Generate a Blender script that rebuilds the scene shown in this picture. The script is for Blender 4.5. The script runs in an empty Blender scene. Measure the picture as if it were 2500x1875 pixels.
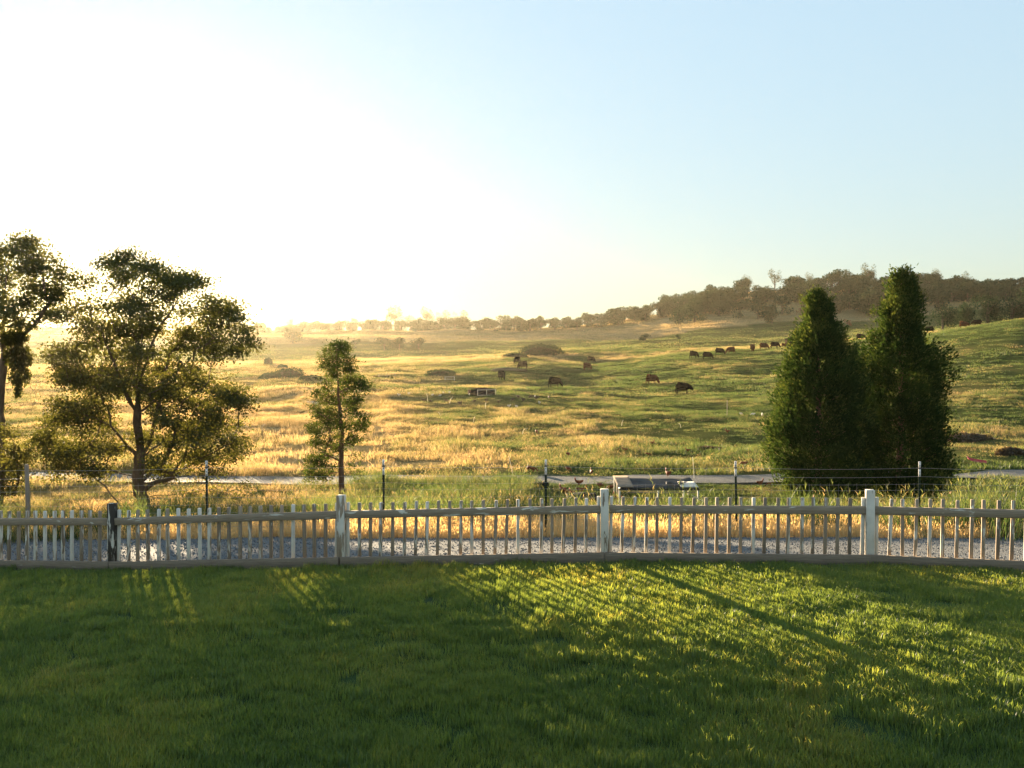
import bpy, math, random
import numpy as np
from mathutils import Vector, Matrix

# ------------------------------------------------------------------ scene, camera, sky, sun, exposure
S = bpy.context.scene
COL = S.collection
R = math.radians
F, CX, CY = 2165.0, 1250.0, 937.5          # focal length and centre of the 2500 x 1875 photograph
CAMZ = 2.35
PITCH = math.atan(47.5 / F)
cam_d = bpy.data.cameras.new("camera"); cam = bpy.data.objects.new("camera", cam_d); COL.objects.link(cam)
cam_d.sensor_width = 36.0; cam_d.lens = 36.0 * F / 2500.0
cam_d.clip_start = 0.05; cam_d.clip_end = 6000
cam.location = (0, 0, CAMZ); cam.rotation_euler = (R(90) - PITCH, 0, 0)
S.camera = cam

SUN_EL, SUN_AZ = R(5.5), R(-24.6)          # azimuth from +Y, negative to the left
W = bpy.data.worlds.new("World"); S.world = W; W.use_nodes = True
wn = W.node_tree.nodes; wl = W.node_tree.links; wn.clear()
sky = wn.new("ShaderNodeTexSky"); sky.sky_type = 'NISHITA'; sky.sun_disc = False
sky.sun_elevation = SUN_EL; sky.sun_rotation = SUN_AZ
sky.altitude = 0; sky.air_density = 2.0; sky.dust_density = 0.2; sky.ozone_density = 2.5
bg = wn.new("ShaderNodeBackground"); bg.inputs[1].default_value = 0.128
wo = wn.new("ShaderNodeOutputWorld")
gm_ = wn.new("ShaderNodeGamma"); gm_.inputs[1].default_value = 0.25      # evens out the sky's range the way the phone's exposure did
tn_ = wn.new("ShaderNodeMix"); tn_.data_type = 'RGBA'; tn_.blend_type = 'MULTIPLY'; tn_.inputs[0].default_value = 1; tn_.inputs[7].default_value = (0.625, 0.81, 1.0, 1)
wl.new(sky.outputs[0], gm_.inputs[0]); wl.new(gm_.outputs[0], tn_.inputs[6]); wl.new(tn_.outputs[2], bg.inputs[0]); wl.new(bg.outputs[0], wo.inputs[0])
sd = bpy.data.lights.new("sun", 'SUN'); sd.energy = 5.0; sd.angle = R(0.53); sd.color = (1.0, 0.78, 0.50)
sun = bpy.data.objects.new("sun", sd); COL.objects.link(sun)
SUNV = Vector((math.sin(SUN_AZ) * math.cos(SUN_EL), math.cos(SUN_AZ) * math.cos(SUN_EL), math.sin(SUN_EL)))
sun.rotation_euler = SUNV.to_track_quat('Z', 'Y').to_euler()
HAZE_DENSITY, HAZE_ANISO = 0.00006, 0.70
HAZE_COLOR = (1.0, 0.88, 0.64, 1)

S.view_settings.view_transform = 'Standard'; S.view_settings.look = 'None'
S.view_settings.gamma = 1.0; S.view_settings.use_curve_mapping = False
S.view_settings.exposure = 2.7
S.render.engine = 'CYCLES'
cy = S.cycles
cy.use_denoising = True; cy.use_adaptive_sampling = False; cy.max_bounces = 6; cy.diffuse_bounces = 2; cy.glossy_bounces = 2
cy.transmission_bounces = 4; cy.transparent_max_bounces = 6; cy.volume_bounces = 1
cy.sample_clamp_indirect = 4.0; cy.caustics_reflective = False; cy.caustics_refractive = False

rng = np.random.default_rng(7)
random.seed(7)

# ------------------------------------------------------------------ helpers
_fw = np.array([0, math.cos(PITCH), -math.sin(PITCH)]); _up = np.array([0, math.sin(PITCH), math.cos(PITCH)])
def ray(px, py):
    return _fw + np.array([1, 0, 0]) * ((px - CX) / F) + _up * ((CY - py) / F)
def P(px, py, Y):
    d = ray(px, py); return np.array([0, 0, CAMZ]) + d * (Y / d[1])
def smooth(a, b, x):
    t = np.clip((np.asarray(x, float) - a) / (b - a), 0, 1); return t * t * (3 - 2 * t)

_lat = np.random.default_rng(3).random((256, 256))
def vnoise(x, y):
    x = np.asarray(x, float); y = np.asarray(y, float)
    xi = np.floor(x).astype(int); yi = np.floor(y).astype(int)
    fx = x - xi; fy = y - yi; fx = fx * fx * (3 - 2 * fx); fy = fy * fy * (3 - 2 * fy)
    a = _lat[xi & 255, yi & 255]; b = _lat[(xi + 1) & 255, yi & 255]; c = _lat[xi & 255, (yi + 1) & 255]; d = _lat[(xi + 1) & 255, (yi + 1) & 255]
    return (a * (1 - fx) + b * fx) * (1 - fy) + (c * (1 - fx) + d * fx) * fy
def fbm(x, y, o=4):
    s = 0; w = 0.5; t = 0
    for i in range(o):
        s = s + w * vnoise(x * 2 ** i + 17.3 * i, y * 2 ** i + 5.1 * i); t += w; w *= 0.5
    return s / t

def mesh_from(name, verts, faces, mats, mat_idx=None, smooth_sh=False, fattr=None):
    """faces: (N,k) array or list of arrays with different k"""
    me = bpy.data.meshes.new(name)
    verts = np.asarray(verts, np.float32)
    fl = [np.asarray(f, np.int32) for f in (faces if isinstance(faces, list) else [faces]) if len(f)]
    loops = np.concatenate([f.ravel() for f in fl]); tot = np.concatenate([np.full(len(f), f.shape[1], np.int32) for f in fl])
    me.vertices.add(len(verts)); me.vertices.foreach_set("co", verts.ravel())
    me.loops.add(len(loops)); me.loops.foreach_set("vertex_index", loops)
    me.polygons.add(len(tot)); st = np.zeros(len(tot), np.int32); st[1:] = np.cumsum(tot)[:-1]
    me.polygons.foreach_set("loop_start", st); me.polygons.foreach_set("loop_total", tot)
    for m in (mats if isinstance(mats, (list, tuple)) else [mats]): me.materials.append(m)
    if mat_idx is not None: me.polygons.foreach_set("material_index", np.asarray(mat_idx, np.int32))
    if smooth_sh: me.polygons.foreach_set("use_smooth", np.ones(len(tot), bool))
    for k, v in (fattr or {}).items():
        a = me.attributes.new(k, 'FLOAT', 'FACE'); a.data.foreach_set("value", np.asarray(v, np.float32))
    me.update(); me.validate()
    return me

def link(name, me, parent=None, loc=None, rot=None):
    o = bpy.data.objects.new(name, me); COL.objects.link(o)
    if parent is not None: o.parent = parent
    if loc is not None: o.location = loc
    if rot is not None: o.rotation_euler = rot
    return o
def tag(o, label=None, cat=None, group=None, kind=None):
    for k, v in (("label", label), ("category", cat), ("group", group), ("kind", kind)):
        if v: o[k] = v
    return o
def thing(name, label, cat, loc=(0, 0, 0), rz=0.0, group=None):
    o = bpy.data.objects.new(name, None); COL.objects.link(o); o.empty_display_size = 0.2
    o.location = loc; o.rotation_euler = (0, 0, rz)
    return tag(o, label, cat, group)

def box_arrays(cx, cy_, cz, sx, sy, sz, bevel=0.0):
    h = np.array([sx, sy, sz]) / 2.0
    v = np.array([[x, y, z] for x in (-1, 1) for y in (-1, 1) for z in (-1, 1)], float) * h + np.array([cx, cy_, cz])
    f = np.array([[0, 1, 3, 2], [4, 6, 7, 5], [0, 4, 5, 1], [2, 3, 7, 6], [0, 2, 6, 4], [1, 5, 7, 3]])
    return v, f
class MB:
    def __init__(self): self.v = []; self.f4 = []; self.f3 = []; self.n = 0
    def add(self, v, f):
        v = np.asarray(v, float); f = np.asarray(f)
        self.v.append(v); (self.f4 if f.shape[1] == 4 else self.f3).append(f + self.n); self.n += len(v)
    def box(self, c, s, M=None):
        v, f = box_arrays(*c, *s)
        if M is not None: v = np.array([M @ Vector(p) for p in v])
        self.add(v, f)
    def tube(self, pts, rad, n=6, cap=True):
        pts = np.asarray(pts, float); k = len(pts); rad = np.broadcast_to(rad, (k,))
        t = np.gradient(pts, axis=0); t /= np.linalg.norm(t, axis=1)[:, None] + 1e-9
        ref = np.array([0, 0, 1.0]) if abs(t[0][2]) < 0.9 else np.array([1.0, 0, 0])
        a = np.cross(t, ref); a /= np.linalg.norm(a, axis=1)[:, None] + 1e-9; b = np.cross(t, a)
        ang = np.linspace(0, 2 * math.pi, n, endpoint=False)
        v = pts[:, None, :] + rad[:, None, None] * (a[:, None, :] * np.cos(ang)[None, :, None] + b[:, None, :] * np.sin(ang)[None, :, None])
        v = v.reshape(-1, 3); i = np.arange(k - 1)[:, None] * n; j = np.arange(n)[None, :]; j2 = (j + 1) % n
        f = np.stack([i + j, i + j2, i + n + j2, i + n + j], -1).reshape(-1, 4)
        self.add(v, f)
        if cap:
            for s in (0, k - 1):
                c = self.n; self.v.append(pts[s:s + 1]); self.n += 1
                base = c - k * n + s * n if s == 0 else c - n - (1 if False else 0)
                if s == 0: ring = np.arange(n) + (c - k * n)
                else: ring = np.arange(n) + (c - 1 - n)
                tri = np.stack([ring, np.roll(ring, -1), np.full(n, c)], 1)
                self.f3.append(tri)
    def mesh(self, name, mat, smooth_sh=False):
        fl = []
        if self.f4: fl.append(np.concatenate(self.f4))
        if self.f3: fl.append(np.concatenate(self.f3))
        return mesh_from(name, np.concatenate(self.v), fl, mat, smooth_sh=smooth_sh)
def bevel_mesh(me, w=0.004, seg=1):
    import bmesh
    bm = bmesh.new(); bm.from_mesh(me)
    bmesh.ops.bevel(bm, geom=list(bm.edges), offset=w, segments=seg, affect='EDGES', clamp_overlap=True)
    bm.to_mesh(me); bm.free(); me.update(); return me

# ------------------------------------------------------------------ materials
def new_mat(name):
    m = bpy.data.materials.new(name); m.use_nodes = True; nt = m.node_tree; nt.nodes.clear()
    return m, nt, nt.nodes, nt.links
def out(nt, shader):
    o = nt.nodes.new("ShaderNodeOutputMaterial"); nt.links.new(shader, o.inputs[0]); return o
def attr_node(nt, name, typ='GEOMETRY'):
    a = nt.nodes.new("ShaderNodeAttribute"); a.attribute_name = name; a.attribute_type = typ; return a
def ramp(nt, fac, stops):
    r = nt.nodes.new("ShaderNodeValToRGB"); e = r.color_ramp.elements
    while len(e) > 1: e.remove(e[-1])
    e[0].position = stops[0][0]; e[0].color = (*stops[0][1], 1)
    for p, c in stops[1:]:
        k = e.new(p); k.color = (*c, 1)
    nt.links.new(fac, r.inputs[0]); return r.outputs[0]
def noise(nt, scale, detail=4, vec=None, rough=0.55, dist=0.0):
    n = nt.nodes.new("ShaderNodeTexNoise"); n.inputs["Scale"].default_value = scale; n.inputs["Detail"].default_value = detail
    n.inputs["Roughness"].default_value = rough; n.inputs["Distortion"].default_value = dist
    if vec is not None: nt.links.new(vec, n.inputs["Vector"])
    return n
def math_n(nt, op, a, b=None, clamp=False):
    n = nt.nodes.new("ShaderNodeMath"); n.operation = op; n.use_clamp = clamp
    for i, x in enumerate((a, b)):
        if x is None: continue
        if isinstance(x, (int, float)): n.inputs[i].default_value = x
        else: nt.links.new(x, n.inputs[i])
    return n.outputs[0]
def mix_col(nt, fac, a, b):
    n = nt.nodes.new("ShaderNodeMix"); n.data_type = 'RGBA'
    for i, x in ((0, fac), (6, a), (7, b)):
        if isinstance(x, tuple): n.inputs[i].default_value = (*x, 1)
        elif isinstance(x, (int, float)): n.inputs[i].default_value = x
        else: nt.links.new(x, n.inputs[i])
    return n.outputs[2]

def leaf_mat(name, ramp_stops, attr, typ='GEOMETRY', trans=0.45, tr_gain=(1.6, 1.5, 0.9), gloss=0.04):
    """thin leaf or blade: reflects and lets light through"""
    m, nt, N, L = new_mat(name)
    a = attr_node(nt, attr, typ)
    fac = a.outputs["Fac"]
    if typ == 'INSTANCER':       # every blade a little greener or drier than its tuft
        fac = math_n(nt, 'ADD', fac, math_n(nt, 'MULTIPLY', math_n(nt, 'SUBTRACT', attr_node(nt, "blade").outputs["Fac"], 0.5), 0.55), True)
    c = ramp(nt, fac, ramp_stops)
    d = N.new("ShaderNodeBsdfDiffuse"); L.new(c, d.inputs[0])
    t = N.new("ShaderNodeBsdfTranslucent")
    g = N.new("ShaderNodeMix"); g.data_type = 'RGBA'; g.blend_type = 'MULTIPLY'; g.inputs[0].default_value = 1
    L.new(c, g.inputs[6]); g.inputs[7].default_value = (*tr_gain, 1); L.new(g.outputs[2], t.inputs[0])
    mx = N.new("ShaderNodeMixShader"); mx.inputs[0].default_value = trans
    L.new(d.outputs[0], mx.inputs[1]); L.new(t.outputs[0], mx.inputs[2])
    gl = N.new("ShaderNodeBsdfGlossy"); gl.inputs["Roughness"].default_value = 0.42; gl.inputs[0].default_value = (.8, .8, .8, 1)
    m2 = N.new("ShaderNodeMixShader"); m2.inputs[0].default_value = gloss
    L.new(mx.outputs[0], m2.inputs[1]); L.new(gl.outputs[0], m2.inputs[2])
    out(nt, m2.outputs[0]); return m

def plain_mat(name, col, rough=0.7, var=0.25, scale=8.0, bump=0.0, metal=0.0, coords="Object", stretch=None, spec=0.18):
    m, nt, N, L = new_mat(name)
    tc = N.new("ShaderNodeTexCoord"); vec = tc.outputs[coords]
    if stretch:
        mp = N.new("ShaderNodeMapping"); mp.inputs["Scale"].default_value = stretch; L.new(vec, mp.inputs[0]); vec = mp.outputs[0]
    n = noise(nt, scale, 6, vec, 0.6)
    c = ramp(nt, n.outputs[0], [(0.25, tuple(x * (1 - var) for x in col)), (0.75, tuple(min(1, x * (1 + var)) for x in col))])
    p = N.new("ShaderNodeBsdfPrincipled"); L.new(c, p.inputs["Base Color"]); p.inputs["Roughness"].default_value = rough; p.inputs["Specular IOR Level"].default_value = 0.5 if metal else spec
    p.inputs["Metallic"].default_value = metal
    if bump:
        b = N.new("ShaderNodeBump"); b.inputs["Strength"].default_value = bump; b.inputs["Distance"].default_value = 0.02
        L.new(n.outputs[0], b.inputs["Height"]); L.new(b.outputs[0], p.inputs["Normal"])
    out(nt, p.outputs[0]); return m

def paint_mat():
    """weathered white paint peeling off grey wood; object colour R = paint cover, G = wood tone"""
    m, nt, N, L = new_mat("peeling_paint")
    tc = N.new("ShaderNodeTexCoord"); oi = N.new("ShaderNodeObjectInfo")
    sep = N.new("ShaderNodeSeparateColor"); L.new(oi.outputs["Color"], sep.inputs[0])
    off = N.new("ShaderNodeVectorMath"); off.operation = 'ADD'; L.new(tc.outputs["Object"], off.inputs[0])
    k = N.new("ShaderNodeVectorMath"); k.operation = 'SCALE'; k.inputs[0].default_value = (31, 17, 23); L.new(oi.outputs["Random"], k.inputs["Scale"])
    L.new(k.outputs[0], off.inputs[1])
    mp = N.new("ShaderNodeMapping"); mp.inputs["Scale"].default_value = (1, 1, 0.16); L.new(off.outputs[0], mp.inputs[0])
    n1 = noise(nt, 22, 5, mp.outputs[0], 0.55, 0.6)
    n2 = noise(nt, 90, 3, mp.outputs[0], 0.6)
    s = math_n(nt, 'ADD', n1.outputs[0], math_n(nt, 'MULTIPLY', n2.outputs[0], 0.18))
    th = math_n(nt, 'SUBTRACT', 0.95, math_n(nt, 'MULTIPLY', sep.outputs[0], 0.72))
    mask = math_n(nt, 'MULTIPLY', math_n(nt, 'SUBTRACT', s, th), 28, True)
    grain = N.new("ShaderNodeMapping"); grain.inputs["Scale"].default_value = (1, 1, 0.03); L.new(off.outputs[0], grain.inputs[0])
    g = noise(nt, 160, 5, grain.outputs[0], 0.6)
    wood = ramp(nt, g.outputs[0], [(0.3, (0.21, 0.155, 0.108)), (0.6, (0.39, 0.30, 0.215)), (0.8, (0.50, 0.40, 0.29))])
    wood2 = mix_col(nt, sep.outputs[1], (0.05, 0.042, 0.034), wood)
    big = noise(nt, 5, 3, off.outputs[0])
    pc = ramp(nt, big.outputs[0], [(0.3, (0.54, 0.48, 0.40)), (0.7, (0.72, 0.66, 0.57))])
    c = mix_col(nt, mask, wood2, pc)
    p = N.new("ShaderNodeBsdfPrincipled"); L.new(c, p.inputs["Base Color"]); p.inputs["Roughness"].default_value = 0.85; p.inputs["Specular IOR Level"].default_value = 0.15
    b = N.new("ShaderNodeBump"); b.inputs["Strength"].default_value = 0.5; b.inputs["Distance"].default_value = 0.003
    hh = math_n(nt, 'ADD', math_n(nt, 'MULTIPLY', mask, 0.7), g.outputs[0]); L.new(hh, b.inputs["Height"]); L.new(b.outputs[0], p.inputs["Normal"])
    out(nt, p.outputs[0]); return m
M_PAINT = paint_mat()

def ground_mat():
    m, nt, N, L = new_mat("pasture_soil")
    a = attr_node(nt, "dry"); geo = N.new("ShaderNodeNewGeometry")
    n = noise(nt, 0.9, 6, geo.outputs["Position"], 0.65); n2 = noise(nt, 9.0, 4, geo.outputs["Position"], 0.6)
    f = math_n(nt, 'ADD', a.outputs["Fac"], math_n(nt, 'MULTIPLY', math_n(nt, 'SUBTRACT', n.outputs[0], 0.5), 0.7), True)
    c = ramp(nt, f, [(0.0, (0.035, 0.06, 0.015)), (0.35, (0.07, 0.085, 0.024)), (0.65, (0.20, 0.15, 0.06)), (1.0, (0.36, 0.27, 0.13))])
    c2 = mix_col(nt, math_n(nt, 'MULTIPLY', n2.outputs[0], 0.6), c, (0.07, 0.055, 0.03))
    p = N.new("ShaderNodeBsdfDiffuse"); L.new(c2, p.inputs[0])
    b = N.new("ShaderNodeBump"); b.inputs["Strength"].default_value = 0.8; b.inputs["Distance"].default_value = 0.25
    L.new(n2.outputs[0], b.inputs["Height"]); L.new(b.outputs[0], p.inputs["Normal"])
    out(nt, p.outputs[0]); return m
def gravel_mat(name, cols, scale):
    m, nt, N, L = new_mat(name)
    geo = N.new("ShaderNodeNewGeometry")
    v = N.new("ShaderNodeTexVoronoi"); v.inputs["Scale"].default_value = scale; L.new(geo.outputs["Position"], v.inputs["Vector"])
    n = noise(nt, 0.8, 5, geo.outputs["Position"])
    sep = N.new("ShaderNodeSeparateColor"); L.new(v.outputs["Color"], sep.inputs[0])
    f = math_n(nt, 'ADD', math_n(nt, 'MULTIPLY', sep.outputs[0], 0.6), math_n(nt, 'MULTIPLY', n.outputs[0], 0.4))
    c = ramp(nt, f, [(0.15, cols[0]), (0.5, cols[1]), (0.85, cols[2])])
    p = N.new("ShaderNodeBsdfPrincipled"); L.new(c, p.inputs["Base Color"]); p.inputs["Roughness"].default_value = 0.9; p.inputs["Specular IOR Level"].default_value = 0.05
    b = N.new("ShaderNodeBump"); b.inputs["Strength"].default_value = 1.0; b.inputs["Distance"].default_value = 0.02; b.invert = True
    L.new(v.outputs["Distance"], b.inputs["Height"]); L.new(b.outputs[0], p.inputs["Normal"])
    out(nt, p.outputs[0]); return m
M_GROUND = ground_mat()
M_GRAVEL = gravel_mat("drive_gravel", [(0.11, 0.113, 0.115), (0.155, 0.158, 0.158), (0.22, 0.222, 0.22)], 55)
M_TRACK = gravel_mat("track_grit", [(0.095, 0.092, 0.085), (0.14, 0.135, 0.125), (0.20, 0.19, 0.175)], 20)
M_BARK = plain_mat("bark", (0.11, 0.082, 0.058), 0.9, 0.5, 14, 0.8, stretch=(1, 1, 0.25))
M_CBARK = plain_mat("conifer_bark", (0.17, 0.095, 0.06), 0.9, 0.5, 20, 0.8, stretch=(1, 1, 0.12))
GREEN = [(0.0, (0.030, 0.055, 0.012)), (0.5, (0.065, 0.10, 0.022)), (1.0, (0.12, 0.145, 0.035))]
M_LAWN = leaf_mat("lawn_blade", [(0.0, (0.044, 0.098, 0.042)), (0.55, (0.080, 0.148, 0.058)), (0.93, (0.115, 0.168, 0.064)), (1.0, (0.155, 0.185, 0.080))], "tint", 'INSTANCER', 0.6, (4.3, 2.65, 0.8), 0.03)
FIELD = [(0.0, (0.042, 0.078, 0.024)), (0.38, (0.092, 0.122, 0.042)), (0.64, (0.19, 0.165, 0.080)), (1.0, (0.36, 0.27, 0.155))]
M_FIELD = leaf_mat("field_blade", FIELD, "tint", 'INSTANCER', 0.52, (1.8, 1.52, 1.05), 0.02)
M_DRY = leaf_mat('dry_blade', [(0.0, (0.34, 0.25, 0.125)), (1.0, (0.55, 0.42, 0.24))], 'tint', 'INSTANCER', 0.55, (2.0, 1.7, 1.1), 0.02)
M_OAK = leaf_mat("oak_leaf", [(0.0, (0.036, 0.044, 0.015)), (0.6, (0.068, 0.075, 0.024)), (1.0, (0.10, 0.102, 0.034))], "tint", 'GEOMETRY', 0.40, (1.9, 1.6, 0.7), 0.015)
M_CEDAR = leaf_mat("cedar_leaf", [(0.0, (0.016, 0.034, 0.012)), (0.6, (0.034, 0.060, 0.018)), (1.0, (0.085, 0.105, 0.030))], "tint", 'GEOMETRY', 0.30, (1.6, 1.4, 0.7), 0.0)
M_WOOD = leaf_mat("woodland_leaf", [(0.0, (0.014, 0.032, 0.016)), (0.6, (0.030, 0.055, 0.027)), (1.0, (0.06, 0.080, 0.040))], "tint", 'GEOMETRY', 0.12, (1.4, 1.3, 0.8), 0.0)
M_PALE = leaf_mat("pale_leaf", [(0.0, (0.06, 0.07, 0.05)), (1.0, (0.11, 0.115, 0.08))], "tint", 'GEOMETRY', 0.25, (1.4, 1.4, 1.1), 0.0)
M_RED = leaf_mat("russet_leaf", [(0.0, (0.12, 0.05, 0.025)), (1.0, (0.25, 0.11, 0.05))], "tint", 'GEOMETRY', 0.45, (1.5, 1.2, 0.9), 0.02)

# ------------------------------------------------------------------ terrain
FENCE = [(-11.0, 12.3, -0.42), (-7.9, 11.58, -0.30), (-4.93, 10.9, -0.18), (-1.97, 10.2, 0.025), (1.055, 10.05, 0.115), (3.95, 9.75, 0.15), (6.82, 8.72, 0.24), (9.7, 7.7, 0.30)]
fx_ = np.array([p[0] for p in FENCE]); fy_ = np.array([p[1] for p in FENCE]); fz_ = np.array([p[2] for p in FENCE])
def fence_y(x): return np.interp(x, fx_, fy_)
def fence_z(x): return np.interp(x, fx_, fz_)
NEAR_Y = np.array([15.0, 18, 22, 26, 31, 36, 42]); NEAR_Z = np.array([-0.56, -1.05, -1.75, -2.25, -2.50, -2.55, -2.6])
COLS = {   # column of the photograph -> (depth, row) control points read off it
 -700: [(60,1078),(100,990),(150,935),(220,895),(300,872),(450,830),(650,800),(900,795)],
 0:    [(60,1078),(90,1005),(130,955),(200,912),(280,888),(400,850),(550,815),(650,800),(900,800)],
 600:  [(60,1078),(80,1022),(110,970),(150,930),(200,900),(260,884),(330,868),(420,846),(500,826),(600,815),(700,820),(900,822)],
 1000: [(60,1078),(85,1012),(110,970),(140,938),(180,908),(230,888),(262,876),(300,874),(400,858),(470,834),(520,822),(600,813),(700,818),(900,820)],
 1250: [(60,1078),(85,1012),(105,970),(137,944),(176,902),(215,882),(250,868),(300,864),(400,850),(480,828),(560,815),(640,808),(720,812),(900,815)],
 1450: [(60,1078),(85,1012),(110,974),(144,946),(180,915),(240,882),(285,854),(340,852),(420,836),(500,815),(560,806),(640,796),(720,800),(900,803)],
 1800: [(60,1080),(90,1002),(120,956),(150,914),(183,876),(215,854),(240,848),(300,848),(370,824),(430,808),(480,788),(540,750),(620,717),(700,724),(900,740)],
 2150: [(60,1078),(85,1005),(110,955),(140,898),(170,848),(195,826),(230,828),(300,818),(380,802),(440,788),(480,768),(540,728),(620,702),(700,708),(900,730)],
 2500: [(60,1072),(80,1008),(100,948),(125,878),(150,808),(165,780),(185,781),(230,793),(280,786),(350,772),(450,752),(550,732),(650,720),(900,725)],
 3200: [(60,1050),(80,985),(110,885),(140,805),(165,768),(200,768),(300,772),(500,745),(700,735),(900,740)],
}
LR = np.linspace(math.log(38), math.log(1600), 240)
TH, ZT = [], []
for c, pts in sorted(COLS.items()):
    u = (c - CX) / F; th = math.atan(u)
    r = [40.0 / math.cos(th)] + [Y / math.cos(th) for Y, _ in pts]; z = [-2.6] + [P(c, py, Y)[2] for Y, py in pts]
    r += [1600]; z += [z[-1] - 10]
    TH.append(th); ZT.append(np.interp(LR, np.log(r), z))
for th, tail in ((R(-75), (0, 6, 10, 14)), (R(75), (0, 14, 24, 30)), (R(120), (0.5, 4, 8, 10)), (R(181), (0.5, 2, 4, 6)), (R(-120), (0.5, 3, 5, 8)), (R(-181), (0.5, 2, 4, 6))):
    TH.append(th); ZT.append(np.interp(LR, np.log([45, 200, 500, 1600]), tail))
o_ = np.argsort(TH); TH = np.array(TH)[o_]; ZT = np.array(ZT)[o_]
kern = np.exp(-np.linspace(-2, 2, 9) ** 2); kern /= kern.sum()
ZT = np.array([np.convolve(np.pad(z, 4, mode='edge'), kern, mode='valid') for z in ZT])
TF = np.linspace(R(-180), R(180), 721)
ZG = np.zeros((721, len(LR)))
for i, t in enumerate(TF):
    k = int(np.clip(np.searchsorted(TH, t) - 1, 0, len(TH) - 2)); f = (t - TH[k]) / (TH[k + 1] - TH[k]); f = min(max(f, 0), 1)
    f = 0.5 * f + 0.5 * f * f * (3 - 2 * f); ZG[i] = ZT[k] * (1 - f) + ZT[k + 1] * f
def polar_z(x, y):
    th = np.arctan2(x, y); r = np.maximum(np.hypot(x, y), 38.0)
    a = (th - TF[0]) / (TF[1] - TF[0]); b = (np.log(r) - LR[0]) / (LR[1] - LR[0])
    i = np.clip(a.astype(int), 0, 719); j = np.clip(b.astype(int), 0, len(LR) - 2); fa = np.clip(a - i, 0, 1); fb = np.clip(b - j, 0, 1)
    return (ZG[i, j] * (1 - fb) + ZG[i, j + 1] * fb) * (1 - fa) + (ZG[i + 1, j] * (1 - fb) + ZG[i + 1, j + 1] * fb) * fa
def near_z(x, y):
    yf = fence_y(x); zf = fence_z(x)
    yc = np.clip(8.4 - 0.62 * x, 6.3, 8.6)
    dq = np.maximum(0, yc - y); fall = 0.17 * (np.sqrt(dq * dq + 0.16) - 0.4)
    lawn = zf * smooth(2.5, 8.5, y) - 0.75 * (1 - np.exp(-fall / 0.75))
    t = np.clip((y - yf) / (15.0 - yf), 0, 1)
    drive = zf * (1 - t) + (-0.56) * t
    far = np.interp(y, NEAR_Y, NEAR_Z)
    return np.where(y < yf, lawn, np.where(y < 15, drive, far))
def zt(x, y, bumps=True):
    x = np.asarray(x, float); y = np.asarray(y, float); r = np.hypot(x, y)
    w = smooth(34, 52, r); z = near_z(x, y) * (1 - w) + polar_z(x, y) * w
    if bumps:
        a = smooth(17, 60, r)
        z = z + a * ((fbm(x / 7.0, y / 7.0, 3) - 0.5) * 0.55 + (vnoise(x / 1.9 + 70, y / 2.6) - .5) * .16 * smooth(260, 120, r) + (fbm(x / 30.0 + 40, y / 30.0, 2) - 0.5) * 1.2 * smooth(50, 130, r)) \
              + smooth(250, 500, r) * (fbm(x / 60.0 + 9, y / 60.0 + 3, 3) - 0.5) * 6
    # the farm track is levelled
    return z
TRACK_Y = lambda x: 38.2 + 0.004 * x * x + 0.02 * x
def hit(px, py, y0=14.0, y1=900.0):
    """where the sight line through a point of the photograph meets the ground"""
    d = ray(px, py); d = d / d[1]
    ys = np.exp(np.linspace(math.log(y0), math.log(y1), 1500)); xs = d[0] * ys; zs = CAMZ + d[2] * ys
    g = zt(xs, ys); k = np.nonzero(zs < g)[0]
    k = k[0] if len(k) else int(np.argmin(np.abs(zs - g)))
    return np.array([xs[k], ys[k], g[k]])
def on_ground(x, y): return np.array([x, y, float(zt(x, y))])
def dryness(x, y):
    r = np.hypot(x, y); u = x / np.maximum(y, 1)
    d = 0.32 + (fbm(x / 6.0 + 3, y / 11.0 + 8, 5) - 0.5) * 1.15 + 0.30 * smooth(0.02, -0.2, u) - 0.14 * smooth(-0.02, 0.15, u)
    d += 0.30 * smooth(10, 5, np.abs(x + 6)) * smooth(75, 45, y) * smooth(40, 46, y)
    d += 0.35 * smooth(300, 240, r) * smooth(215, 245, r)
    # far: green field below a tan strip, then dry woodland floor
    wv = (fbm(x / 50, y / 50, 2) - 0.5) * 30
    far_ = np.where(y + wv < 445, 0.30, np.where(y + wv < 540, 0.95, 0.75)) + (fbm(x / 20.0, y / 20.0, 3) - 0.5) * 0.3
    w = smooth(280, 310, r); d = d * (1 - w) + far_ * w
    d = np.maximum(d, smooth(14.2, 14.6, y) * smooth(17.2, 16.4, y))
    return np.clip(d, 0.02, 1.0)

# polar ground sheet
ta = np.concatenate([np.arange(-180, -44, 4.0), np.arange(-44, 44.01, 0.22), np.arange(48, 180, 4.0)]) * math.pi / 180
rr = np.concatenate([[0.0], np.exp(np.linspace(math.log(1.5), math.log(1500), 480))])
X = rr[None, :] * np.sin(ta)[:, None]; Y = rr[None, :] * np.cos(ta)[:, None]
Z = zt(X, Y)
lower = 0.10 * (Y < 15.2) * (np.hypot(X, Y) < 40)
lower = np.maximum(lower, 0.12 * smooth(2.6, 1.4, np.abs(Y - TRACK_Y(X))) * (np.abs(X) < 60))
Z = Z - lower
na, nr = X.shape
idx = np.arange(na * nr).reshape(na, nr)
nxt = np.roll(idx, -1, axis=0)
q = np.stack([idx[:, :-1], idx[:, 1:], nxt[:, 1:], nxt[:, :-1]], -1).reshape(-1, 4)
V = np.stack([X, Y, Z], -1).reshape(-1, 3)
gm = mesh_from("ground", V, q[:, ::-1], M_GROUND, smooth_sh=True)
at = gm.attributes.new("dry", 'FLOAT', 'POINT'); at.data.foreach_set("value", dryness(V[:, 0], V[:, 1]).astype(np.float32))
tag(link("ground", gm), "rolling pasture ground of green and golden grass rising to low hills", kind="structure")

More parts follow.
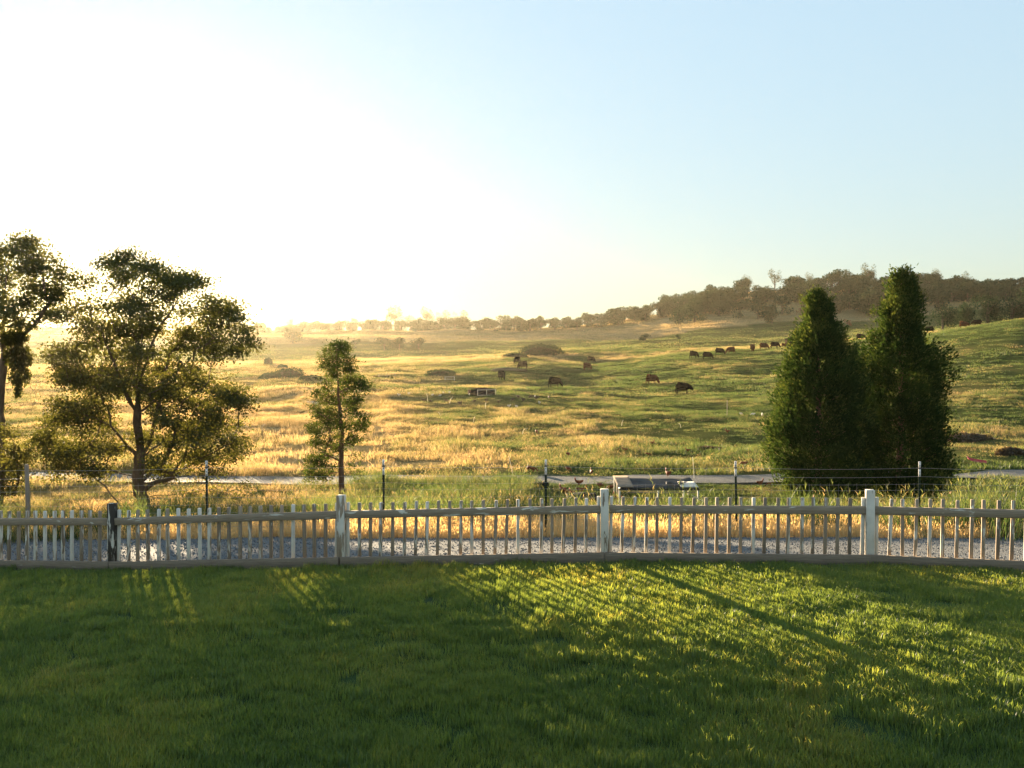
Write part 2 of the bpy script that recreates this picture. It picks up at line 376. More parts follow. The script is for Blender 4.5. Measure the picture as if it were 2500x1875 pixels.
def strip(name, mat, x, ylo, yhi, n, lift, label):
    t = np.linspace(0, 1, n)
    Xs = np.repeat(x[:, None], n, 1); Ys = ylo[:, None] * (1 - t) + yhi[:, None] * t
    Zs = zt(Xs, Ys) + lift
    a, b = Xs.shape; ii = np.arange(a * b).reshape(a, b)
    qf = np.stack([ii[:-1, :-1], ii[1:, :-1], ii[1:, 1:], ii[:-1, 1:]], -1).reshape(-1, 4)
    me = mesh_from(name, np.stack([Xs, Ys, Zs], -1).reshape(-1, 3), qf, mat, smooth_sh=True)
    return tag(link(name, me), label, kind="structure")
xs_ = np.linspace(-26, 26, 261)
M_LAWNSOIL = plain_mat("lawn_soil", (0.028, 0.050, 0.014), 0.95, 0.4, 3.0)
strip("lawn", M_LAWNSOIL, xs_, np.full(261, -14.0), fence_y(xs_), 100, 0.0, "mown green lawn sloping up to the picket fence")
edge = 14.75 + (fbm(xs_ * 1.2, xs_ * 0 + 4, 4) - 0.5) * 0.7
strip("gravel_drive", M_GRAVEL, xs_, fence_y(xs_) + 0.004, edge, 40, -0.004, "grey gravel drive behind the white picket fence")
xt = np.linspace(-60, 60, 241)
ty = TRACK_Y(xt) + (fbm(xt * 0.4, xt * 0, 2) - 0.5) * 0.3
strip("farm_track", M_TRACK, xt, ty - 1.5, ty + 1.5, 8, -0.03, "pale dirt farm track crossing below the pasture")

# ------------------------------------------------------------------ picket fence
fence = thing("picket_fence", "low white picket fence with peeling paint along the lawn edge", "fence")
def wood(name, M, size, paint, tone, bev=0.004):
    v, f = box_arrays(0, 0, 0, *size)
    me = bevel_mesh(mesh_from(name, v, f, M_PAINT), bev)
    o = link(name, me, fence); o.matrix_local = M; o.color = (paint, tone, 0, 1); return o
def member(a, b, w, h, y_off, name, paint, tone):
    """board from a to b with width w across the fence and height h; long axis becomes local z so the grain follows it"""
    a = Vector(a); b = Vector(b); d = (b - a); L_ = d.length; zax = d.normalized(); up = Vector((0, 0, 1)); xax = zax.cross(up).normalized(); yax = zax.cross(xax)
    Mx = Matrix((xax, yax, zax)).transposed().to_4x4(); Mx.translation = (a + b) / 2 + xax * y_off
    return wood(name, Mx, (w, h, L_), paint, tone)
POST_PAINT = [(0.6, .9), (0.6, .9), (0.45, 0.03), (0.54, 0.95), (0.64, 0.6), (0.70, 0.85), (0.9, 0.9), (0.9, 0.9)]
picket_cache = []
for i in range(1, len(FENCE) - 1):
    x, y, z = FENCE[i]
    nrm = Vector((FENCE[i + 1][0] - FENCE[i - 1][0], FENCE[i + 1][1] - FENCE[i - 1][1], 0)).normalized()
    Mx = Matrix.Rotation(math.atan2(nrm.y, nrm.x), 4, 'Z') @ Matrix.Rotation(R(rng.normal(0, .5)), 4, 'Y')
    Mx.translation = (x, y, z + 0.39); wood("post", Mx, (0.092, 0.092, 0.86), *POST_PAINT[i], bev=0.006)
for i in range(0, len(FENCE) - 1):
    A, B = Vector(FENCE[i]), Vector(FENCE[i + 1]); d = B - A; hd = Vector((d.x, d.y, 0)); L_ = hd.length; u = hd.normalized()
    back = Vector((-u.y, u.x, 0))                 # away from the lawn
    rz = math.atan2(u.y, u.x)
    sA = A + d * (0.049 / L_); sB = B - d * (0.049 / L_)
    up = Vector((0, 0, 1)); sag = rng.normal(0, .004)
    member(sA + up * 0.594 - back * 0.012, sB + up * 0.594 - back * 0.012, 0.038, 0.089, 0, "top_rail", 0.40 if i == 3 else 0.32, 0.85)
    member(A - back * 0.067 + up * 0.05 + d * .0015, B - back * 0.067 + up * 0.05 - d * .0015, 0.038, 0.125, 0, "kick_board", 0.22, 0.55)
    n = max(3, round((L_ - 0.18) / 0.1285))
    if i == 2: n -= 1
    for k in range(n + 1):
        s = 0.070 + (L_ - 0.14) * k / n + (rng.normal(0, .006) if 0 < k < n else 0)
        edge_p = k in (0, n)
        h = 0.70 + rng.normal(0, .004) + (0.02 if edge_p else 0)
        p = A + d * (s / L_) + back * 0.0275 + up * (h / 2 + 0.02)
        paint = (0.88 if edge_p and i > 1 else np.clip(rng.normal(0.43, 0.15) + 0.05 * (i < 3), 0.15, 0.9)); tone = float(np.clip(rng.normal(0.85, .15), .35, 1))
        Mx = Matrix.Rotation(rz + rng.normal(0, .06), 4, 'Z') @ Matrix.Rotation(rng.normal(0.012, .009), 4, 'Y') @ Matrix.Rotation(rng.normal(0, .006), 4, 'X')
        Mx.translation = p
        if not picket_cache:
            for hh in range(6):
                v, f = box_arrays(0, 0, 0, 0.036, 0.036, 0.70 + 0.003 * hh)
                picket_cache.append(bevel_mesh(mesh_from("picket", v, f, M_PAINT), 0.0045))
        o = link("picket", picket_cache[int(rng.integers(0, 6))], fence); o.matrix_local = Mx; o.color = (float(paint), tone, 0, 1)

# ------------------------------------------------------------------ wire fence behind the drive
M_STEEL = plain_mat("painted_post_steel", (0.022, 0.032, 0.021), 0.8, 0.4, 30, spec=0.03)
M_TIP = plain_mat("white_post_tip", (0.75, 0.73, 0.70), 0.55, 0.12, 40)
M_WIRE = plain_mat("galvanised_wire", (0.33, 0.32, 0.30), 0.45, 0.2, 30, metal=0.6)
M_GREYWOOD = plain_mat("grey_timber", (0.24, 0.20, 0.16), 0.85, 0.35, 26, 0.4, stretch=(1, 1, 0.08))
wire = thing("wire_fence", "wire stock fence on dark steel posts with white tips behind the drive", "fence")
def wf(x): return 15.05 + 0.02 * x
posts = []
for px, top in ((-320, 1128), (77, 1133), (509, 1125), (937, 1122), (1333, 1122), (1803, 1126), (2257, 1127), (2710, 1130)):
    xg = (px - CX) / F * 15.05; yg = wf(xg); g = on_ground(xg, yg); zt_ = P(px, top, yg)[2]
    posts.append((g, zt_)); h = zt_ - g[2]; b = MB()
    if px == 77:
        b.tube([(0, 0, -0.1), (0.0, 0, 0.5), (-0.012, 0, h - 0.03), (-0.012, 0, h)], [0.040, 0.037, 0.033, 0.022], 10)
        o = link("wooden_post", b.mesh("wooden_post", M_GREYWOOD, True), wire, g); o["label"] = "round weathered wooden post"
    else:
        lean = rng.normal(-0.012, .012)
        Mx = Matrix.Rotation(lean, 4, 'Y')
        b.box((0, 0.0, h / 2 - .12), (0.036, 0.006, h + .24 - 0.26), Mx @ Matrix.Translation((0, 0, -.0)))
        b.box((0, 0.0175, h / 2 - .12), (0.006, 0.028, h + .24 - 0.26), Mx)
        for k in range(int(h / 0.055)): b.box((0, -0.006, 0.05 + k * 0.055), (0.010, 0.006, 0.02), Mx)
        o = link("steel_post", b.mesh("steel_post", M_STEEL), wire, g)
        c = MB(); c.box((0, 0, h - 0.19), (0.037, 0.007, 0.135), Mx); c.box((0, 0.018, h - 0.19), (0.007, 0.029, 0.135), Mx)
        c.box((0, 0, h - 0.05), (0.037, 0.007, 0.10), Mx); c.box((0, 0.018, h - 0.05), (0.007, 0.029, 0.10), Mx)
        link("white_tip", c.mesh("white_tip", M_TIP), o)
        c = MB(); c.box((0, 0, h - 0.112), (0.05, 0.02, 0.022), Mx); link("insulator", c.mesh("insulator", M_STEEL), o)
def wire_line(mb, hfrac, r=0.0023):
    pts = []
    for (g0, t0), (g1, t1) in zip(posts[:-1], posts[1:]):
        for k in range(8):
            f = k / 8; g = g0 * (1 - f) + g1 * f; t = t0 * (1 - f) + t1 * f
            pts.append((g[0], g[1] - 0.012, g[2] + (t - g[2]) * hfrac - 0.03 * 4 * f * (1 - f) * hfrac))
    g, t = posts[-1]; pts.append((g[0], g[1] - 0.012, g[2] + (t - g[2]) * hfrac)); mb.tube(pts, r, 4, False)
for hf in (0.915, 0.80):
    b = MB(); wire_line(b, hf); link("wire", b.mesh("wire", M_WIRE), wire)
b = MB()
for hf in (0.70, 0.62, 0.52, 0.42, 0.32, 0.22, 0.13, 0.05): wire_line(b, hf, 0.0018)
x = posts[0][0][0]
while x < posts[-1][0][0]:
    g = on_ground(x, wf(x)); b.tube([(x, wf(x) - .012, g[2] + 0.03), (x + rng.normal(0, .006), wf(x) - .012, g[2] + 0.5), (x + rng.normal(0, .008), wf(x) - .012, g[2] + 0.90)], 0.0016, 3, False); x += 0.165
o = link("woven_wire", b.mesh("woven_wire", M_WIRE), wire); o["kind"] = "stuff"

# ------------------------------------------------------------------ grass patches
def patch(name, n, rad, hmin, hmax, w, lean, mat, seed, seedheads=0.0):
    g = np.random.default_rng(seed)
    a = g.random(n) * 2 * math.pi; r = np.sqrt(g.random(n)) * rad
    bx, by = r * np.cos(a), r * np.sin(a); h = hmin + (hmax - hmin) * g.random(n) ** 1.3
    phi = g.random(n) * 2 * math.pi; ln = h * lean * (0.3 + g.random(n)); dx, dy = np.cos(phi) * ln, np.sin(phi) * ln
    psi = g.random(n) * math.pi; wx, wy = np.cos(psi) * w / 2, np.sin(psi) * w / 2
    z0 = np.full(n, -0.03 * 1.0)
    def st(x, y, z): return np.stack([x, y, z], -1)
    v = np.stack([st(bx - wx, by - wy, z0), st(bx + wx, by + wy, z0),
                  st(bx + dx * .35 + wx * .85, by + dy * .35 + wy * .85, h * .6), st(bx + dx * .35 - wx * .85, by + dy * .35 - wy * .85, h * .6),
                  st(bx + dx, by + dy, h)], 1)
    k = np.arange(n)[:, None] * 5
    f4 = k + np.array([[0, 1, 2, 3]]); f3 = k + np.array([[3, 2, 4]])
    v = v.reshape(-1, 3); fl = [f4, f3]; bl = g.random(n); bt = [bl, bl]
    if seedheads:
        m = int(n * seedheads); s = g.choice(n, m, replace=False); tip = np.stack([bx + dx, by + dy, h], -1)[s]
        l = 0.07 + 0.05 * g.random(m); ww = w * 1.6
        q_ = np.stack([tip + st(-wx[s] * 0, wy[s] * 0, -l * .2), tip + st(wx[s] / w * ww, wy[s] / w * ww, l * .3), tip + st(dx[s] * .2, dy[s] * .2, l), tip + st(-wx[s] / w * ww, -wy[s] / w * ww, l * .3)], 1).reshape(-1, 3)
        fl.append(np.arange(m * 4).reshape(m, 4) + len(v)); v = np.concatenate([v, q_]); fl = [np.concatenate([f4, fl[2]]), f3]; bt = [bl, np.full(m, .95), bl]
    me = mesh_from(name, v, fl, mat, fattr={"blade": np.concatenate(bt)})
    return bpy.data.objects.new(name, me)

def scatter(name, label, pts, rot, scl, tint, protos, pick=None):
    """one object of countless tufts: geometry-node instances on chosen ground points"""
    n = len(pts)
    col = bpy.data.collections.new(name + "_tufts")
    for p in protos: col.objects.link(p)
    me = bpy.data.meshes.new(name); me.vertices.add(n); me.vertices.foreach_set("co", np.asarray(pts, np.float32).ravel())
    a = me.attributes.new("rot", 'FLOAT_VECTOR', 'POINT'); a.data.foreach_set("vector", np.asarray(rot, np.float32).ravel())
    a = me.attributes.new("scl", 'FLOAT_VECTOR', 'POINT'); a.data.foreach_set("vector", np.asarray(scl, np.float32).ravel())
    a = me.attributes.new("tint", 'FLOAT', 'POINT'); a.data.foreach_set("value", np.asarray(tint, np.float32))
    a = me.attributes.new("pick", 'INT', 'POINT'); a.data.foreach_set("value", np.asarray(pick if pick is not None else rng.integers(0, len(protos), n), np.int32))
    o = link(name, me); tag(o, label, kind="stuff")
    ng = bpy.data.node_groups.new(name, 'GeometryNodeTree')
    ng.interface.new_socket("Geometry", in_out='INPUT', socket_type='NodeSocketGeometry'); ng.interface.new_socket("Geometry", in_out='OUTPUT', socket_type='NodeSocketGeometry')
    N = ng.nodes; L = ng.links
    gi = N.new("NodeGroupInput"); go = N.new("NodeGroupOutput"); iop = N.new("GeometryNodeInstanceOnPoints"); ci = N.new("GeometryNodeCollectionInfo")
    ci.inputs["Collection"].default_value = col; ci.inputs["Separate Children"].default_value = True; ci.inputs["Reset Children"].default_value = True
    def na(nm, t):
        x = N.new("GeometryNodeInputNamedAttribute"); x.data_type = t; x.inputs["Name"].default_value = nm; return x.outputs["Attribute"]
    L.new(gi.outputs[0], iop.inputs["Points"]); L.new(ci.outputs[0], iop.inputs["Instance"]); iop.inputs["Pick Instance"].default_value = True
    L.new(na("pick", 'INT'), iop.inputs["Instance Index"]); L.new(na("rot", 'FLOAT_VECTOR'), iop.inputs["Rotation"]); L.new(na("scl", 'FLOAT_VECTOR'), iop.inputs["Scale"])
    L.new(iop.outputs[0], go.inputs[0])
    md = o.modifiers.new("scatter", 'NODES'); md.node_group = ng
    return o
def wedge_points(r0, r1, spacing, half=0.66):
    """jittered points in the sector the photograph sees (and a little more), spacing in metres"""
    n = int((r1 * r1 - r0 * r0) * half / spacing ** 2)
    r = np.sqrt(r0 * r0 + (r1 * r1 - r0 * r0) * rng.random(n)); t = (rng.random(n) * 2 - 1) * half
    return r * np.sin(t), r * np.cos(t)
def rots(n, tilt=0.08): return np.stack([rng.normal(0, tilt, n), rng.normal(0, tilt, n), rng.random(n) * 6.283], -1)

# lawn
n = 5400
gx, gy = (rng.random(n) * 2 - 1), 3.9 + rng.random(n) * 8.6
gx = gx * (gy * 0.64 + 1.2); yf = fence_y(gx); k = gy < yf - 0.17; gx, gy = gx[k], gy[k]
gz = zt(gx, gy); tn = 0.5 + (fbm(gx * 1.1, gy * 1.1, 4) - 0.5) * 1.3 + rng.normal(0, .10, len(gx)); tn = np.clip(tn, 0.1, 0.85)
hs = 0.86 + 0.28 * fbm(gx * 2.2 + 9, gy * 2.2, 3) + rng.normal(0, .06, len(gx))
one = np.ones(len(gx))
scatter("lawn_grass", "thick mown lawn grass, half in shade, in front of the fence", np.stack([gx, gy, gz], -1), rots(len(gx), .1), np.stack([one, one, hs], -1), tn,
        [patch("blades_%d" % i, 440, 0.20, 0.025, 0.066, 0.0038, 0.6, M_LAWN, 100 + i) for i in range(6)])

# golden dry strip between drive and bank
n = 2300
gx = (rng.random(n) * 2 - 1) * 12.5; gy = 14.62 + rng.random(n) ** 1.2 * 2.1 + (fbm(gx * 1.2, gx * 0 + 4, 4) - .5) * .6
gz = zt(gx, gy); hs = np.clip((0.42 + 0.42 * smooth(14.6, 15.8, gy)) * (0.7 + .7 * fbm(gx * .9, gy, 3)), .25, 1.4); tn = np.clip(rng.normal(0.9, .08, n), .55, 1); one = np.ones(n)
scatter("dry_grass", "strip of golden dry grass along the far edge of the drive", np.stack([gx, gy, gz], -1), rots(n), np.stack([one, one, hs], -1), tn,
        [patch("dry_%d" % i, 60, 0.22, 0.12, 0.36, 0.006, 0.35, M_DRY, 200 + i, 0.5) for i in range(5)])

# tall green grass on the bank below the wire fence
gx, gy = wedge_points(16.2, 37, 0.40)
gz = zt(gx, gy); n = len(gx); big = fbm(gx / 2.2, gy / 2.2 + 7, 3)
left = smooth(-4.5, -8.0, gx) * smooth(18, 22, gy)                       # bare trampled dry ground under the oak
k = (np.abs(gy - TRACK_Y(gx)) > 1.6) & (rng.random(n) > 0.62 * left)
k &= ~((np.abs(gx - 4.6) < 2.0) & (gy > 29.5) & (gy < 33.5)); low = np.where((np.abs(gx - 4.4) < 3.6) & (gy > 19.5), .26, 1.0)
hs = np.clip(low * (1 - .68 * smooth(0.5, 3.0, gx) * smooth(16.5, 20, gy)) * (0.30 + 1.1 * big) * (1 - .55 * left) * (1 - .45 * smooth(3, 8, gx) * smooth(20, 25, gy)), .12, 1.4)
tn = np.clip(0.21 + (fbm(gx / 1.8 + 4, gy / 1.8, 3) - .5) * 1.1 + 0.45 * left + rng.normal(0, .1, n), 0.03, 1); one = np.ones(n)
scatter("bank_grass", "tall green grass with pale seed heads on the bank below the wire fence", np.stack([gx, gy, gz], -1)[k], rots(k.sum(), .12), np.stack([one, one, hs], -1)[k], tn[k],
        [patch("bank_%d" % i, 80, 0.36, 0.25, 0.80, 0.010, 0.55, M_FIELD, 300 + i, 0.16) for i in range(6)])

def field(name, label, r0, r1, sp, nbl, rad, h0, h1, w, lean, cut=0.0, hmul=1.0, seed=0):
    gx, gy = wedge_points(r0, r1, sp); n = len(gx)
    dry = dryness(gx, gy); lump = fbm(gx / 3.0 + 5, gy / 4.0, 3); mid = fbm(gx / 11.0, gy / 13.0 + 31, 3)
    hs = np.clip((0.28 + 1.9 * (lump - .3)) * (0.65 + 0.9 * smooth(.3, .85, dry)) * (.5 + mid), 0.18, 1.7) * hmul
    bare = smooth(.46, .36, mid) * .75
    for q in (COWXY if r0 == 112 else ()): hs = np.where((np.abs(gx - q[0]) < 2.2) & (gy < q[1] + 1) & (gy > q[1] - 9), hs * .35, hs)
    k = (rng.random(n) > bare * cut) & ((np.abs(gy - TRACK_Y(gx)) > 1.6) | (gy > 60))
    tn = np.clip(dry + rng.normal(0, .15, n), 0.02, 1); one = np.ones(n); gz = zt(gx, gy)
    scatter(name, label, np.stack([gx, gy, gz], -1)[k], rots(k.sum(), .1), np.stack([one, one, hs], -1)[k], tn[k],
            [patch("%s_%d" % (name, i), nbl, rad, h0, h1, w, lean, M_FIELD, 400 + seed + i, .1) for i in range(5)])
field("meadow_grass", "rough meadow grass, golden on the left and green on the right, beyond the track", 39, 112, 0.62, 60, 0.62, 0.10, 0.42, 0.018, 0.6, 1.0, 1.0, 0)
COWXY = [hit(a, b, 60, 400) for a, b in ((1355,948),(1668,965),(1592,940),(1226,930),(1262,890),(1276,903),(1443,886),(1434,905),(1694,876),(1727,879),(1757,868),(1784,865),(1838,859),(1865,855),(1892,852))]
field("pasture_grass", "grazed pasture grass on the slope where the cattle stand", 112, 300, 1.25, 60, 1.25, 0.08, 0.36, 0.05, 0.7, 0.8, 1.0, 20)
field("hillside_grass", "distant field grass on the far slopes below the woods", 300, 680, 4.2, 60, 4.2, 0.10, 0.50, 0.16, 0.8, 0.3, 1.0, 40)

# pebbles on the drive
def rock(name, seed):
    g = np.random.default_rng(seed)
    import bmesh
    bm = bmesh.new(); bmesh.ops.create_icosphere(bm, subdivisions=1, radius=1)
    for v in bm.verts: v.co *= 0.75 + 0.5 * g.random(); v.co.z *= 0.7
    me = bpy.data.meshes.new(name); bm.to_mesh(me); bm.free(); me.materials.append(M_PEB); return bpy.data.objects.new(name, me)
mp_, nt_, N_, L_ = new_mat("pebble")
c_ = ramp(nt_, attr_node(nt_, "tint", 'INSTANCER').outputs["Fac"], [(0, (0.09, 0.092, 0.093)), (.6, (0.16, 0.162, 0.162)), (1, (0.21, 0.212, 0.21))])
p_ = N_.new("ShaderNodeBsdfPrincipled"); L_.new(c_, p_.inputs["Base Color"]); p_.inputs["Roughness"].default_value = .75; p_.inputs["Specular IOR Level"].default_value = 0.2; out(nt_, p_.outputs[0]); M_PEB = mp_
n = 17000
gx = (rng.random(n) * 2 - 1) * 11.5; yf = fence_y(gx) + .05; gy = yf + (14.9 - yf) * rng.random(n); gz = zt(gx, gy) + 0.002
s = 0.006 + 0.009 * rng.random(n) ** 2
scatter("gravel", "loose grey gravel on the drive", np.stack([gx, gy, gz], -1), rng.random((n, 3)) * 6, np.stack([s, s, s], -1), rng.random(n), [rock("pebble_%d" % i, i) for i in range(4)])

# ------------------------------------------------------------------ trees
def leaf_mesh(name, C, D, Nn, length, width, mat, tint):
    """rhombic leaves at centres C with long axis D and rough normal Nn"""
    D = D / (np.linalg.norm(D, axis=1)[:, None] + 1e-9); s = np.cross(D, Nn); s /= np.linalg.norm(s, axis=1)[:, None] + 1e-9
    l = np.asarray(length)[:, None] / 2; w = np.asarray(width)[:, None] / 2
    v = np.stack([C - D * l, C + s * w, C + D * l, C - s * w], 1).reshape(-1, 3)
    return mesh_from(name, v, np.arange(len(C) * 4).reshape(-1, 4), mat, fattr={"tint": tint})
def rnd_dirs(n, g): v = g.normal(size=(n, 3)); return v / np.linalg.norm(v, axis=1)[:, None]

class Skeleton:
    def __init__(self, g): self.p = []; self.par = []; self.g = g; self.len = []
    def chain(self, pts, par=-1, step=0.2):
        pts = [np.asarray(q, float) for q in pts]
        if par < 0: self.p.append(pts[0]); self.par.append(-1); self.len.append(0.0); par = len(self.p) - 1
        for a, b in zip(pts[:-1], pts[1:]):
            k = max(1, int(np.linalg.norm(b - a) / step))
            for i in range(1, k + 1):
                q = a + (b - a) * i / k + (self.g.normal(0, step * .07, 3) if i < k else 0)
                self.len.append(self.len[par] + np.linalg.norm(q - self.p[par])); self.p.append(q); self.par.append(par); par = len(self.p) - 1
        return par
    def attach(self, t, step=0.18, wlen=0.25, zbias=0.5, wob=0.10):
        t = np.asarray(t, float); A = np.array(self.p); d = np.linalg.norm(A - t, axis=1)
        cost = d + wlen * np.array(self.len) + zbias * np.maximum(0, A[:, 2] - t[2])
        i = int(np.argmin(cost)); a = self.p[i]; L_ = d[i]
        pdir = a - self.p[self.par[i]] if self.par[i] >= 0 else np.array([0, 0, 1.0]); pdir = pdir / (np.linalg.norm(pdir) + 1e-9)
        k = max(2, int(L_ / step)); c1 = a + pdir * L_ * .30; off = self.g.normal(0, wob * L_, 3); mid = (a + t) / 2 + off; par = i
        for j in range(1, k + 1):
            f = j / k; q = (1 - f) ** 3 * a + 3 * (1 - f) ** 2 * f * c1 + 3 * (1 - f) * f * f * (t * .6 + mid * .4) + f ** 3 * t
            if j < k: q = q + self.g.normal(0, step * .10, 3)
            self.len.append(self.len[par] + np.linalg.norm(q - self.p[par])); self.p.append(q); self.par.append(par); par = len(self.p) - 1
        return par
    def radii(self, tip=0.006, expo=2.3, base=None, rmax_nodes=None):
        n = len(self.p); acc = np.zeros(n)
        kids = np.zeros(n, int)
        for i in range(n):
            if self.par[i] >= 0: kids[self.par[i]] += 1
        acc[kids == 0] = tip ** expo
        for i in range(n - 1, -1, -1):
            if self.par[i] >= 0: acc[self.par[i]] += acc[i]
        r = acc ** (1 / expo)
        if base: r = np.where(r > .02, .02 + (base - .02) * ((r - .02) / (r[0] - .02)) ** 1.15, r)
        return r
    def mesh(self, name, mat, r):
        b = MB(); n = len(self.p); Pn = np.array(self.p)
        first = {}
        for i in range(n):                       # follow chains so limbs stay continuous
            p = self.par[i]
            if p >= 0 and (p not in first or r[i] > r[first[p]]): first[p] = i
        used = np.zeros(n, bool)
        for i in range(n):
            if used[i]: continue
            p = self.par[i]
            if p >= 0 and first.get(p) == i and used[p]: continue
            ch = [i]; used[i] = True
            while ch[-1] in first and not used[first[ch[-1]]]:
                ch.append(first[ch[-1]]); used[ch[-1]] = True
            pts = [Pn[c] for c in ch]; rad = [r[c] for c in ch]
            if p >= 0: pts = [Pn[p]] + pts; rad = [min(r[i] * 1.15, r[p])] + rad
            if len(pts) > 1: b.tube(pts, np.array(rad), 10 if max(rad) > .08 else (6 if max(rad) > .025 else 4), False)
        return b.mesh(name, mat, True)

def clump_tree(name, label, Y, trunk, limbs, clumps, base_r, mats, g, depth, tips_per, leaf, tint_mu, twig_tip=0.005, extra=None, leaf_sd=0.16, droop=0.0, group=None, leaves_per=26):
    """trunk, limbs, main clumps are read off the photograph and given their own depth round distance Y"""
    base = P(trunk[0][0], trunk[0][1], Y); base[2] = float(zt(base[0], base[1])) - 0.05
    t = thing(name, label, "tree", base, 0, group)
    sk = Skeleton(g); pts = [base] + [P(a, b_, Y) + np.array([0, g.normal(0, .08), 0]) for a, b_ in trunk[1:]]
    sk.chain([q - base for q in pts], -1, .22)
    for lb in limbs:
        dy = lb[0]; q = [P(a, b_, Y + dy * f) - base for (a, b_), f in zip(lb[1:], np.linspace(0, 1, len(lb) - 1))]
        A = np.array(sk.p); i = int(np.argmin(np.linalg.norm(A - q[0], axis=1))); sk.chain([sk.p[i]] + q[1:], i, .22)
    s = Y / F; cen = []
    for c in clumps:
        px, py, rx, ry = c[:4]; dens = c[4] if len(c) > 4 else 1.0
        dy = g.uniform(-1, 1) * depth if len(c) < 6 else c[5]
        yy = Y + dy
        cen.append((P(px, py, yy) - base, rx * s, ry * s, dens))
    cen.sort(key=lambda c: np.linalg.norm(c[0] - np.array([0, 0, 2.0])))
    LC, LD, LT = [], [], []
    for c, rx, rz, dens in cen:
        sk.attach(c, .22, .22, .6, .10)
        m = max(3, int(tips_per * dens * (rx * rz) ** .5 / 0.35)); ct = g.normal(0, .16)
        dirs = rnd_dirs(m, g) * (g.random(m)[:, None] ** .4) * np.array([rx, min(rx, rz * 1.6), rz])
        for dd in dirs[np.argsort(np.linalg.norm(dirs, axis=1))]:
            tip = c + dd; pi = sk.attach(tip, .14, .08, .3, .12)
            nl = int(leaves_per * g.uniform(.6, 1.4)); pd = tip - sk.p[sk.par[pi]]
            a = g.random(nl) ** .7; q = sk.p[sk.par[pi]] * (1 - a[:, None]) + tip * a[:, None]
            LC.append(q + g.normal(0, leaf_sd, (nl, 3)) * np.array([1, 1, .6]) - np.array([0, 0, droop])); LD.append(rnd_dirs(nl, g) + pd / (np.linalg.norm(pd) + 1e-6) * .4)
            LT.append(np.clip(g.normal(tint_mu + ct, .17, nl), 0, 1))
    if extra: extra(sk, LC, LD, LT, base)
    r = sk.radii(twig_tip, 2.35, base_r); r[:3] *= np.array([1.35, 1.22, 1.1])
    link("trunk", sk.mesh(name + "_wood", mats[0], r), t)
    C = np.concatenate(LC); D = np.concatenate(LD); T = np.concatenate(LT); nn = rnd_dirs(len(C), g)
    L_ = leaf[0] * g.uniform(.7, 1.3, len(C)); me = leaf_mesh(name + "_crown", C, D, nn, L_, L_ * leaf[1], mats[1], T)
    link("crown", me, t); return t

gO = np.random.default_rng(11)
OAK = [(318,632,50,24),(372,650,40,22),(262,645,34,16),(200,690,26,24,.9),(420,682,55,26),(465,679,42,14),(503,690,22,8,.7),(428,708,32,18),(318,737,26,28),(370,700,30,20,.6),
 (506,748,55,26),(552,760,42,24),(580,775,25,18),(535,795,52,26),(593,832,34,16),(620,842,16,9),(506,830,48,22),(535,858,58,18,.9),(463,823,38,36),(434,854,38,30,.9),(600,800,22,14),
 (231,795,58,22),(290,812,55,26),(208,754,46,20,.8),(160,760,34,16,.6),(150,855,34,22,.8),(128,873,16,14,.7),(190,842,44,22,.8),(232,835,38,18,.8),(262,873,40,30,.7),(340,780,34,20,.5),(395,760,36,24,.55),(300,860,34,24,.5),(390,870,32,26,.6),
 (174,916,38,18,.8),(204,940,34,18,.8),(250,930,40,26,.55),(182,1000,48,22),(140,985,22,10,.7),(480,916,48,22),(522,945,58,30),(566,966,42,26),(598,990,18,18),(492,980,44,26),(430,965,36,22,.6),(400,1010,34,24,.5),
 (145,1030,38,26),(204,1003,44,26),(140,1090,44,32),(175,1130,48,32),(105,1070,28,20,.8),(227,1148,20,30),(138,1160,24,14,.6),(220,1085,38,28,.8),(278,1100,34,26,.6),(265,1035,36,26,.5),
 (436,1060,50,30),(508,1060,64,36),(556,1084,46,36),(582,1105,20,18,.8),(536,1036,40,20),(480,1115,46,26),(408,1150,28,22,.7),(366,1135,22,26,.8),(440,1150,40,18,.5),(520,1150,34,22,.6),(515,1195,26,14,.45),(575,1215,26,12,.35),(600,1190,16,10,.3),(310,1240,26,20,.35),(465,1205,30,12,.3)]
OUTL = np.array([(240,650),(318,612),(400,650),(500,690),(485,720),(560,740),(622,830),(615,855),(545,880),(560,930),(608,990),(585,1060),(598,1100),(540,1140),(470,1150),(400,1170),(340,1130),(290,1130),(220,1165),(150,1160),(95,1090),(110,1050),(160,1000),(150,930),(118,870),(190,810),(160,755),(200,690)], float)
def inside(p, poly):
    x, y = p; c = False; j = len(poly) - 1
    for i in range(len(poly)):
        if (poly[i][1] > y) != (poly[j][1] > y) and x < (poly[j][0] - poly[i][0]) * (y - poly[i][1]) / (poly[j][1] - poly[i][1]) + poly[i][0]: c = not c
        j = i
    return c
SUNPX = (250, 690)
fill = []
while len(fill) < 200:
    q = (gO.uniform(90, 625), gO.uniform(610, 1170))
    if inside(q, OUTL) and math.hypot(q[0] - SUNPX[0], q[1] - SUNPX[1]) > 34 and not (((q[0] - 335) / 75) ** 2 + ((q[1] - 1010) / 120) ** 2 < 1 and gO.random() < .5) and not (130 < q[0] < 200 and 770 < q[1] < 830): fill.append((q[0], q[1], gO.uniform(13, 24), gO.uniform(9, 17), gO.uniform(.4, .8)))
OAK = [(a[0], a[1], a[2] * .92, a[3] * .95, (a[4] if len(a) > 4 else 1.0) * .68) for a in OAK if math.hypot(a[0] - SUNPX[0], a[1] - SUNPX[1]) > 30] + fill + [(380,905,26,20,.8),(420,930,28,20,.8),(358,945,24,18,.8),(445,892,28,20,.7),(312,905,26,18,.8),(400,962,28,18,.8),(335,925,22,18,.7),(290,945,26,18,.8)]  # final listed clumps added to block sun streaks on the lawn
